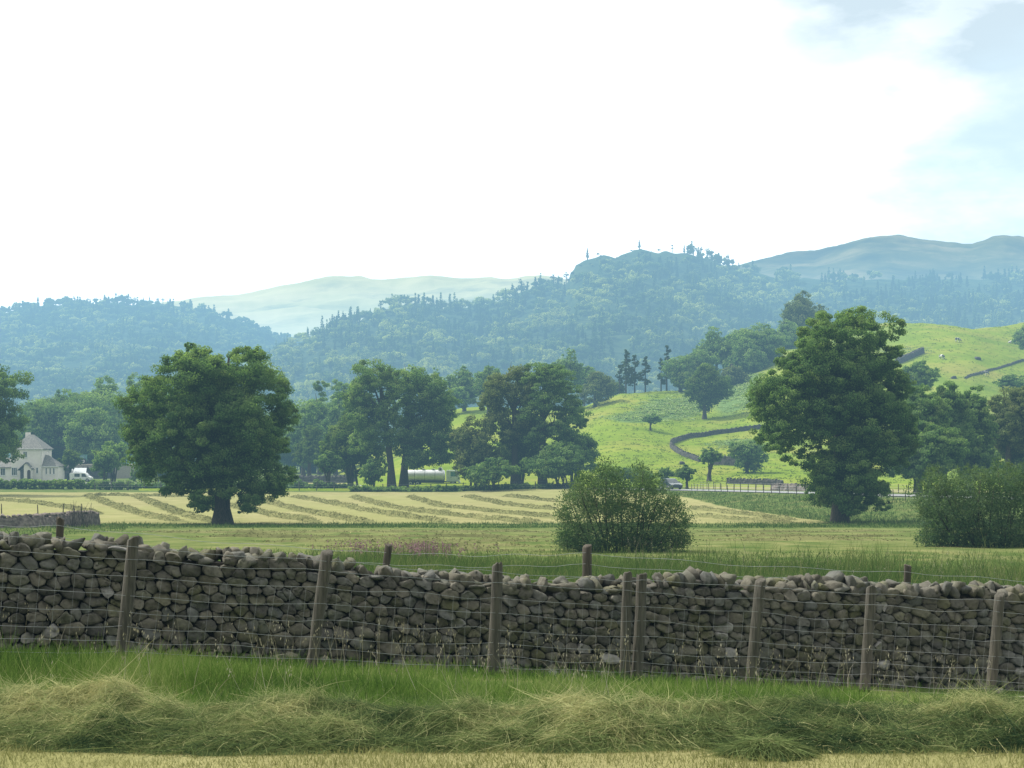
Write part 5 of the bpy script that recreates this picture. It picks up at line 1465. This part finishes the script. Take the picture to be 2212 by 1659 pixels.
def car():
    d = 213.5; x = (1415-CX)*d/F; s, rz = road_near(np.array([x+2]), np.array([d])); zb = float(rz[0])+.07
    y = d
    # put it on the nearer lane of the road
    o = empty('car', (x+2.1, d+float(s[0])*.8-1.4, zb), 'dark hatchback car driving on the road, half hidden by the centre willow bush', 'car')
    a, b = ROAD[2], ROAD[3]; o.rotation_euler = (0, 0, math.atan2(a[1]-b[1], a[0]-b[0])); o.location.x += 0
    prof = [(-2.05,.28),(2.0,.28),(2.08,.5),(2.02,.72),(1.2,.92),(.95,.95),(-1.6,.98),(-2.0,.95),(-2.1,.6)]
    V, Fc = [], []
    mb = MB(); mb.prism(prof, -.86, .86); body = mb.build('body', M['car_paint'], o, bevel=.06, smooth=True, auto=True)
    gl = [(.98,.93),(.25,1.40),(.0,1.46),(-1.1,1.47),(-1.45,1.40),(-1.95,.95)]
    mb = MB(); n = len(gl)
    vs = [(x_, -.82+.16*max(0, (z-.93)/.54), z) for x_, z in gl]+[(x_, .82-.16*max(0, (z-.93)/.54), z) for x_, z in gl]
    mb.add(vs, [tuple(range(n)), tuple(range(2*n-1, n-1, -1))]+[(i, i+n, (i+1) % n+n, (i+1) % n) for i in range(n)]); rf = mb.build('roof', M['car_paint'], o, bevel=.04, smooth=True, auto=True)
    mb = MB(); mb.add([(1.0,-.70,.965),(1.0,.70,.965),(.30,.62,1.405),(.30,-.62,1.405)], [(0,1,2,3)]); mb.build('windscreen', M['pane'], o)
    for s in (-1, 1):
        for (a0, a1, b0, b1) in ((-.35,.72,-.35,.2),(-1.45,-.45,-1.2,-.45)):
            y0, y1 = s*.835, s*.70
            mb = MB(); mb.add([(a0,y0,.98),(a1,y0,.98),(b1,y1,1.39),(b0,y1,1.39)], [(0,1,2,3)]); mb.build('side_window', M['pane'], o)
        mb = MB(); mb.box(.55,.72,s*.95-.1,s*.95+.1,.95,1.08); mb.build('mirror', M['car_paint'], o, bevel=.02)
        mb = MB(); mb.box(1.9,2.06,s*.62-.18,s*.62+.18,.62,.76); mb.build('headlight', M['white_paint'], o, bevel=.02)
        mb = MB(); mb.box(-2.09,-1.98,s*.66-.14,s*.66+.14,.68,.9); mb.build('tail_light', M['amber'], o)
    mb = MB(); mb.box(-2.14,2.12,-.8,.8,.25,.36); mb.build('bumper', M['chassis'], o, bevel=.03)
    for xx in (-1.3, 1.3):
        for y in (-.78, .78): wheel(o, xx, y, .31, .31, .2)
car()
def van():
    d = 297; x = (152-CX)*d/F; zb = T(x, d)
    zb = -(1040-HR)*d/F
    zb = T(x, d)
    o = empty('white_van', (x+2.1, d, zb), 'white van parked by the green shed behind the hedge', 'van')
    S = 1.0
    H = -(1023-HR)*d/F-zb; H = max(1.7, H)
    prof = [(-2.0,.35),(2.0,.35),(2.05,.8),(1.5,1.05),(.95,H-.06),(.7,H),(-1.9,H),(-2.05,H-.2)]
    mb = MB(); mb.prism(prof, -.85, .85); mb.build('body', M['white_paint'], o, bevel=.06)
    mb = MB(); mb.add([(1.47,-.7,1.09),(1.47,.7,1.09),(1.0,.65,H-.12),(1.0,-.65,H-.12)], [(0,1,2,3)]); mb.build('windscreen', M['pane'], o)
    for s in (-1, 1):
        mb = MB(); mb.add([(.25,s*.86,H-.75),(1.2,s*.86,H-.75),(.85,s*.86,H-.15),(.25,s*.86,H-.15)], [(0,1,2,3)]); mb.build('side_window', M['pane'], o)
        mb = MB(); mb.add([(-1.1,s*.86,H-.75),(-.1,s*.86,H-.75),(-.1,s*.86,H-.15),(-1.1,s*.86,H-.15)], [(0,1,2,3)]); mb.build('side_window', M['pane'], o)
        mb = MB(); mb.box(1.95,2.07,s*.6-.15,s*.6+.15,.72,.88); mb.build('headlight', M['rim'], o)
    mb = MB(); mb.box(-2.1,2.12,-.82,.82,.28,.45); mb.build('bumper', M['chassis'], o)
    for xx in (-1.3, 1.3):
        for y in (-.78, .78): wheel(o, xx, y, .32, .32, .2)
van()
# shed
d = 306; k = d/F; x = (165-CX)*k; zb = T(x, d); o = empty('garden_shed', (x, d, zb), 'dark green shed with a grey lean-to roof behind the white van', 'shed')
zt = -(1011-HR)*k-zb; ze = -(1022-HR)*k-zb
mb = MB(); mb.prism([(-1.9,-.2),(1.6,-.2),(1.6,ze-.05),(-1.9,ze-.05)], 0, 2.6); mb.build('wall', M['shed'], o)
mb = MB(); mb.add([(-1.2,-.25,ze),(1.95,-.25,ze),(1.2,2.9,zt),(-2.1,2.9,zt),(-1.2,-.25,ze-.06),(1.95,-.25,ze-.06),(1.2,2.9,zt-.06),(-2.1,2.9,zt-.06)], [(0,1,2,3),(7,6,5,4),(0,4,5,1),(1,5,6,2),(2,6,7,3),(3,7,4,0)]); mb.build('roof', M['tin'], o)
mb = MB(); mb.box(.1,.9,-.02,.03,ze*.35,ze*.8); f = mb.build('window', M['white_paint'], o); mb = MB(); mb.box(.16,.84,-.03,-.021,ze*.4,ze*.75); mb.build('pane', M['pane'], f)
# farmyard terrace with a tractor
d = 326; k = d/F; zy = -(1003-HR)*k
mb = MB(); xa, xb = (100-CX)*k, (300-CX)*k; g0 = T((200-CX)*k, d)
mb.add([(xa,d-4,g0-1),(xb,d-4,g0-1),(xb,d+16,g0-1),(xa,d+16,g0-1),(xa,d-4,zy),(xb,d-4,zy),(xb,d+16,zy),(xa,d+16,zy)], [(4,5,6,7),(0,1,5,4),(1,2,6,5),(2,3,7,6),(3,0,4,7)])
o = mb.build('farmyard_ground', M['track']); o['kind'] = 'structure'
def tractor():
    x = (172-CX)*k; o = empty('tractor', (x, d+2, zy), 'dark green tractor with a glazed cab standing behind the yard wall', 'tractor')
    mb = MB(); mb.prism([(-2.4,.55),(-.5,.55),(-.5,1.25),(-2.3,1.1),(-2.45,.9)], -.4, .4); mb.build('bonnet', M['tractor'], o, bevel=.05)
    mb = MB(); mb.prism([(-.55,.6),(.9,.6),(.9,1.15),(-.55,1.15)], -.7, .7); cb = mb.build('cab', M['tractor'], o, bevel=.03)
    for xx in (-.5, .85):
        for y in (-.68, .68): mb = MB(); mb.tube([(xx, y, 1.1), (xx*.92, y*.95, 1.95)], .05, 6); mb.build('cab_pillar', M['tractor'], cb)
    mb = MB(); mb.box(-.62,.95,-.76,.76,1.95,2.08); mb.build('cab_roof', M['tractor'], cb, bevel=.04)
    mb = MB(); mb.box(-.46,.8,-.64,.64,1.16,1.94); mb.build('cab_glass', M['teal_glass'], cb)
    mb = MB(); mb.tube([(-1.5,.2,1.1),(-1.5,.2,1.9)], .04, 8); mb.build('exhaust', M['chassis'], o)
    for y in (-.8, .8): wheel(o, .45, y, .62, .62, .4)
    for y in (-.7, .7): wheel(o, -1.95, y, .42, .42, .3)
tractor()

# ------------------------------------------------------------------ the house
def house():
    d = 300.; k = d/F
    X = lambda cx: (cx*.1-CX)*k
    Z = lambda cy: (HR-914.3-.1*cy)*k
    zb = T(X(500), d-2)
    o = empty('house', (X(560), d, zb), 'pale pinkish rendered house with hipped slate roof and gabled porch behind a hedge', 'house')
    ox = o.location
    L = lambda cx, y, cy: (X(cx)-ox.x, y, Z(cy)-zb)
    B = zb-zb-.3
    def vbox(cx0, cx1, y0, y1, cy_top, name, mat):
        mb = MB(); mb.box(X(cx0)-ox.x, X(cx1)-ox.x, y0, y1, -.3, Z(cy_top)-zb); return mb.build(name, mat, o)
    vbox(235, 900, 0, 6.5, 565, 'wall', M['render'])
    def roof(vs, fs, name='roof', mat='slate', th=.1):
        mb = MB(); n = len(vs); mb.add(list(vs)+[(v[0], v[1], v[2]-th) for v in vs], [f for f in fs]+[tuple(i+n for i in reversed(f)) for f in fs])
        return mb.build(name, M[mat], o)
    e = .28
    r = roof([L(205,-e,552), L(940,-e,552), L(940,6.5+e,552), L(205,6.5+e,552), L(535,2.9,240), L(612,2.9,240), L(612,3.7,240), L(535,3.7,240)],
         [(0,1,5,4),(1,2,6,5),(2,3,7,6),(3,0,4,7),(4,5,6,7)])
    mb = MB(); mb.tube([L(205,-e-.06,556), L(945,-e-.06,556)], .06, 6); mb.tube([L(884,-.06,560), L(884,-.06,1180)], .045, 6); mb.build('gutter', M['white_paint'], o)
    # left wing
    vbox(-700, 232, .15, 5, 955, 'wall', M['render'])
    roof([L(-720,-.2,950), L(240,-.2,950), L(240,3.0,745), L(-720,3.0,745)], [(0,1,2,3)])
    # right wing
    vbox(903, 1250, .2, 4.5, 935, 'wall', M['render'])
    roof([L(903,-.05,930), L(1268,-.05,930), L(1268,4.7,930), L(903,4.7,930), L(985,2.2,690), L(903,2.2,680)], [(0,1,4,5),(1,2,4),(2,3,5,4)])
    mb = MB(); mb.box(X(900)-ox.x, X(1268)-ox.x, -.12, -.06, Z(945)-zb, Z(928)-zb); mb.build('fascia', M['white_paint'], o)
    # porch
    mb = MB(); pr = [L(560,0,1190), L(718,0,1190), L(718,0,960), L(612,0,858), L(560,0,905)]
    mb.prism([(p[0], p[2]) for p in pr], -1.3, -.003); po = mb.build('porch', M['render'], o)
    roof([L(740,-1.5,985), L(612,-1.5,845), L(612,0,845), L(740,0,985)], [(0,1,2,3)], 'porch_roof', 'slate')
    roof([L(612,-1.5,842), L(425,-1.5,1010), L(425,0,1010), L(612,0,842)], [(0,1,2,3)], 'porch_roof', 'dark_slate')
    mb = MB(); mb.box(L(470,0,0)[0], L(558,0,0)[0], -.9, -.003, -.3, Z(1000)-zb); mb.build('porch_wall', M['dark_slate'], o)
    mb = MB(); x0, x1 = L(634,0,0)[0], L(704,0,0)[0]; zt = Z(1040)-zb; prof = [(x0,-.2),(x1,-.2),(x1,zt)]+[((x0+x1)/2+(x1-x0)/2*math.cos(a), zt+(x1-x0)/2*math.sin(a)) for a in np.linspace(.3, 2.84, 7)]+[(x0,zt)]
    mb.prism(prof, -1.34, -1.302); dr = mb.build('door', M['door'], o)
    mb = MB(); mb.cyl((x1-.08, -1.36, zt*.5), .03, (0,1,0), -.03, .02, 8); mb.build('handle', M['rim'], dr)
    def win(cx0, cx1, cy0, cy1, n, y=0):
        x0, x1, z0, z1 = X(cx0)-ox.x, X(cx1)-ox.x, Z(cy1)-zb, Z(cy0)-zb
        mb = MB(); t = .07
        mb.box(x0, x1, y-.05, y+.02, z0, z0+t); mb.box(x0, x1, y-.05, y+.02, z1-t, z1)
        for q in range(n+1):
            xx = x0+(x1-x0-t)*q/n; mb.box(xx, xx+t, y-.045, y+.02, z0+t, z1-t)
        f = mb.build('window', M['white_paint'], o)
        for q in range(n):
            a, b = x0+(x1-x0-t)*q/n+t, x0+(x1-x0-t)*(q+1)/n
            mb = MB(); mb.box(a, b, y-.02, y-.004, z0+t, z1-t); mb.build('pane', M['pane'], f)
        mb = MB(); mb.box(x0-.06, x1+.06, y-.1, y, z0-.08, z0-.002); mb.build('sill', M['white_paint'], f)
    win(258, 345, 612, 750, 2); win(500, 588, 612, 742, 2); win(250, 372, 955, 1128, 3); win(5, 110, 970, 1128, 2, .15); win(780, 826, 955, 1082, 1)
    win(975, 1012, 965, 1100, 1, .2); win(1060, 1098, 965, 1100, 1, .2); win(1138, 1176, 965, 1100, 1, .2); win(-250, -130, 970, 1128, 2, .15)
    mb = MB(); a = L(250,0,480); mb.box(a[0]-.1+1.6, a[0]+.7+1.6, 3.6, 4.4, Z(330)-zb, Z(190)-zb); ch = mb.build('chimney', M['render'], r)
    return o
house()

# ------------------------------------------------------------------ cows
def cow_mesh():
    J = {  # joint: (x, y, z, rx, ry)
     'hip': (-.75,0,1.18,.30,.36), 'mid': (-.1,0,1.10,.34,.42), 'sh': (.55,0,1.15,.30,.38), 'neck': (.95,0,1.02,.19,.22), 'poll': (1.3,0,.72,.15,.15), 'face': (1.45,0,.42,.12,.11), 'nose': (1.5,0,.22,.09,.09),
     'tail0': (-1.05,0,1.28,.08,.08), 'tail1': (-1.12,0,.8,.03,.03), 'tail2': (-1.1,0,.45,.05,.05)}
    E = [('hip','mid'),('mid','sh'),('sh','neck'),('neck','poll'),('poll','face'),('face','nose'),('hip','tail0'),('tail0','tail1'),('tail1','tail2')]
    for s, n in ((1,'l'),(-1,'r')):
        J['fs'+n] = (.55,s*.24,.85,.15,.13); J['fk'+n] = (.58,s*.22,.45,.075,.07); J['ff'+n] = (.56,s*.22,.05,.07,.07)
        J['hs'+n] = (-.72,s*.25,.85,.19,.16); J['hk'+n] = (-.62,s*.24,.62,.11,.10); J['hh'+n] = (-.85,s*.23,.42,.07,.07); J['hf'+n] = (-.80,s*.23,.05,.07,.07)
        J['ear'+n] = (1.18,s*.26,.80,.05,.04)
        E += [('sh','fs'+n),('fs'+n,'fk'+n),('fk'+n,'ff'+n),('hip','hs'+n),('hs'+n,'hk'+n),('hk'+n,'hh'+n),('hh'+n,'hf'+n),('poll','ear'+n)]
    ks = list(J); me = bpy.data.meshes.new('cow'); me.from_pydata([J[q][:3] for q in ks], [(ks.index(a), ks.index(b)) for a, b in E], [])
    o = bpy.data.objects.new('tmp', me); COL.objects.link(o)
    o.modifiers.new('s', 'SKIN'); o.modifiers.new('b', 'SUBSURF').levels = 1
    for i, q in enumerate(ks):
        sv = me.skin_vertices[0].data[i]; sv.radius = J[q][3:5]; sv.use_root = (q == 'hip')
    dg = bpy.context.evaluated_depsgraph_get(); m2 = bpy.data.meshes.new_from_object(o.evaluated_get(dg)); bpy.data.objects.remove(o)
    for p in m2.polygons: p.use_smooth = True
    m2.name = 'cow'; m2.materials.clear(); m2.materials.append(M['cow']); return m2
cm = cow_mesh()
for (px, r, rz, l) in [(2069,739,.5,'black and white cow standing highest on the pasture, in the dip of the crest'),(2186,742,3.4,'mostly black cow lying near the tree at the right edge'),(2034,776,-1.2,'cow standing alone in mid pasture right of the broken wall'),(2127,812,-.9,'white-backed cow just below the thin wall line')]:
    p = hit(px, r, 240); o = bpy.data.objects.new('cow', cm); COL.objects.link(o)
    lie = 'lying' in l
    o.location = p+Vector((0, 0, -.42 if lie else 0)); o.rotation_euler = (0, 0, rz); tag(o, l, 'cow', 'cows on the pasture')

# ------------------------------------------------------------------ sky, sun, haze, camera
SUN_AZ, SUN_EL = math.radians(-62), math.radians(50)     # azimuth from the view direction, towards the left
sd = Vector((math.sin(SUN_AZ)*math.cos(SUN_EL), math.cos(SUN_AZ)*math.cos(SUN_EL), math.sin(SUN_EL)))
w = bpy.data.worlds.new('World'); SC.world = w; w.use_nodes = True
nt = w.node_tree; nt.nodes.clear(); out = nt.nodes.new('ShaderNodeOutputWorld')
sky = nt.nodes.new('ShaderNodeTexSky'); sky.sky_type = 'NISHITA'; sky.sun_disc = False
sky.sun_elevation = SUN_EL; sky.sun_rotation = SUN_AZ; sky.air_density = 1.0; sky.dust_density = 1.5
tc = nt.nodes.new('ShaderNodeTexCoord')
mp = N(nt, 'ShaderNodeMapping'); mp.inputs['Scale'].default_value = (1.0, 1.0, 2.6); nt.links.new(tc.outputs['Generated'], mp.inputs[0])
nz = N(nt, 'ShaderNodeTexNoise', Scale=7.0, Detail=7, Roughness=.55); nt.links.new(mp.outputs[0], nz.inputs['Vector'])
def blob(px, row, size, gain):
    """soft region of the sky around one direction"""
    v = Vector(((px-CX)/F, 1, -(row-HR)/F)).normalized()
    dt = N(nt, 'ShaderNodeVectorMath', operation='DISTANCE'); nt.links.new(tc.outputs['Generated'], dt.inputs[0]); dt.inputs[1].default_value = v
    mr = N(nt, 'ShaderNodeMapRange', interpolation_type='SMOOTHSTEP'); mr.inputs['From Min'].default_value = 0; mr.inputs['From Max'].default_value = size
    mr.inputs['To Min'].default_value = gain; mr.inputs['To Max'].default_value = 0; nt.links.new(dt.outputs['Value'], mr.inputs['Value'])
    return mr.outputs[0]
def msum(lst):
    a = lst[0]
    for b in lst[1:]:
        m = N(nt, 'ShaderNodeMath', operation='ADD'); nt.links.new(a, m.inputs[0]); nt.links.new(b, m.inputs[1]); a = m.outputs[0]
    return a
gaps = msum([blob(2270,250,.09,.26), blob(1930,195,.022,.26), blob(2060,430,.085,.26), blob(2330,350,.12,.2), blob(860,357,.04,.15), blob(180,560,.07,.13), blob(1000,0,.05,.14), blob(300,620,.06,.1)])
m = N(nt, 'ShaderNodeMath', operation='MULTIPLY_ADD'); m.inputs[1].default_value = 1.1; nt.links.new(nz.outputs['Fac'], m.inputs[0]); nt.links.new(gaps, m.inputs[2])
gr = N(nt, 'ShaderNodeMapRange', interpolation_type='SMOOTHSTEP'); gr.inputs['From Min'].default_value = .58; gr.inputs['From Max'].default_value = 1.05; nt.links.new(m.outputs[0], gr.inputs['Value'])
# grey underside of the cloud bank, upper right
gm_ = msum([blob(1750,-20,.08,.8), blob(1980,-30,.10,1.1), blob(2240,20,.10,1.2)])
m3 = N(nt, 'ShaderNodeMath', operation='MULTIPLY', use_clamp=True); nt.links.new(gm_, m3.inputs[0]); 
nr_ = N(nt, 'ShaderNodeMapRange'); nr_.inputs['From Min'].default_value = .38; nr_.inputs['From Max'].default_value = .6; nr_.inputs['To Min'].default_value = .5; nt.links.new(nz.outputs['Fac'], nr_.inputs['Value']); nt.links.new(nr_.outputs[0], m3.inputs[1])
# brightness of the cloud sheet falls away from the sun
dt = N(nt, 'ShaderNodeVectorMath', operation='DOT_PRODUCT'); nt.links.new(tc.outputs['Generated'], dt.inputs[0]); dt.inputs[1].default_value = Vector((sd.x*.6, .8, sd.z*.5)).normalized()
cb = N(nt, 'ShaderNodeMapRange'); cb.inputs['From Min'].default_value = -.6; cb.inputs['From Max'].default_value = .95; cb.inputs['To Min'].default_value = 4.6; cb.inputs['To Max'].default_value = 20.0
nt.links.new(dt.outputs['Value'], cb.inputs['Value'])
cw = nt.nodes.new('ShaderNodeVectorMath'); cw.operation = 'SCALE'; cw.inputs[0].default_value = (1, .985, .95); nt.links.new(cb.outputs[0], cw.inputs['Scale'])
c1 = mixc(nt, m3.outputs[0], cw.outputs[0], (7.3, 7.9, 8.3))
blue = mixc(nt, .8, sky.outputs[0], (9.5, 10.5, 10.9))
c2 = mixc(nt, gr.outputs[0], c1, blue)
bg = N(nt, 'ShaderNodeBackground', Strength=.1); nt.links.new(c2, bg.inputs[0]); nt.links.new(bg.outputs[0], out.inputs[0])

sl = bpy.data.lights.new('sun', 'SUN'); sl.energy = 5.0; sl.angle = math.radians(.6); sl.color = (1, .95, .86)
so = bpy.data.objects.new('sun', sl); COL.objects.link(so); so.rotation_euler = sd.to_track_quat('Z', 'Y').to_euler(); so.location = sd*60

HAZE_K, HAZE_A = 1/2900, (.50, .93, 1.22)
m, nt, out = newmat('valley_haze')
va = N(nt, 'ShaderNodeVolumeAbsorption', Density=HAZE_K); va.inputs['Color'].default_value = (0, 0, 0, 1)
em = N(nt, 'ShaderNodeEmission', Strength=HAZE_K); em.inputs['Color'].default_value = c4(HAZE_A)  # haze glows by itself, standing in for daylight scattered in the air
ad = N(nt, 'ShaderNodeAddShader'); nt.links.new(va.outputs[0], ad.inputs[0]); nt.links.new(em.outputs[0], ad.inputs[1]); nt.links.new(ad.outputs[0], out.inputs['Volume'])
mb = MB(); mb.box(-5000, 5000, -120, 9500, -90, 230); o = mb.build('haze', m); o['kind'] = 'stuff'; o['label'] = 'thin bluish summer haze filling the valley'

cam = bpy.data.cameras.new('camera'); co = bpy.data.objects.new('camera', cam); COL.objects.link(co); SC.camera = co
co.location = (0, 0, 0); co.rotation_euler = (math.radians(90), 0, 0)
cam.sensor_width = 36; cam.lens = 36*F/2212; cam.shift_y = (HR-829.5)/2212; cam.clip_start = .1; cam.clip_end = 20000
SC.view_settings.view_transform = 'Standard'; SC.view_settings.look = 'None'; SC.view_settings.exposure = 0
SC.render.engine = 'CYCLES'
cy = SC.cycles; cy.max_bounces = 6; cy.diffuse_bounces = 3; cy.glossy_bounces = 2; cy.transmission_bounces = 3; cy.transparent_max_bounces = 8; cy.volume_bounces = 0
cy.use_denoising = True
for p in protos:
    if p.location.length < 1: 
        for ch in list(p.children): bpy.data.objects.remove(ch)
        bpy.data.objects.remove(p)
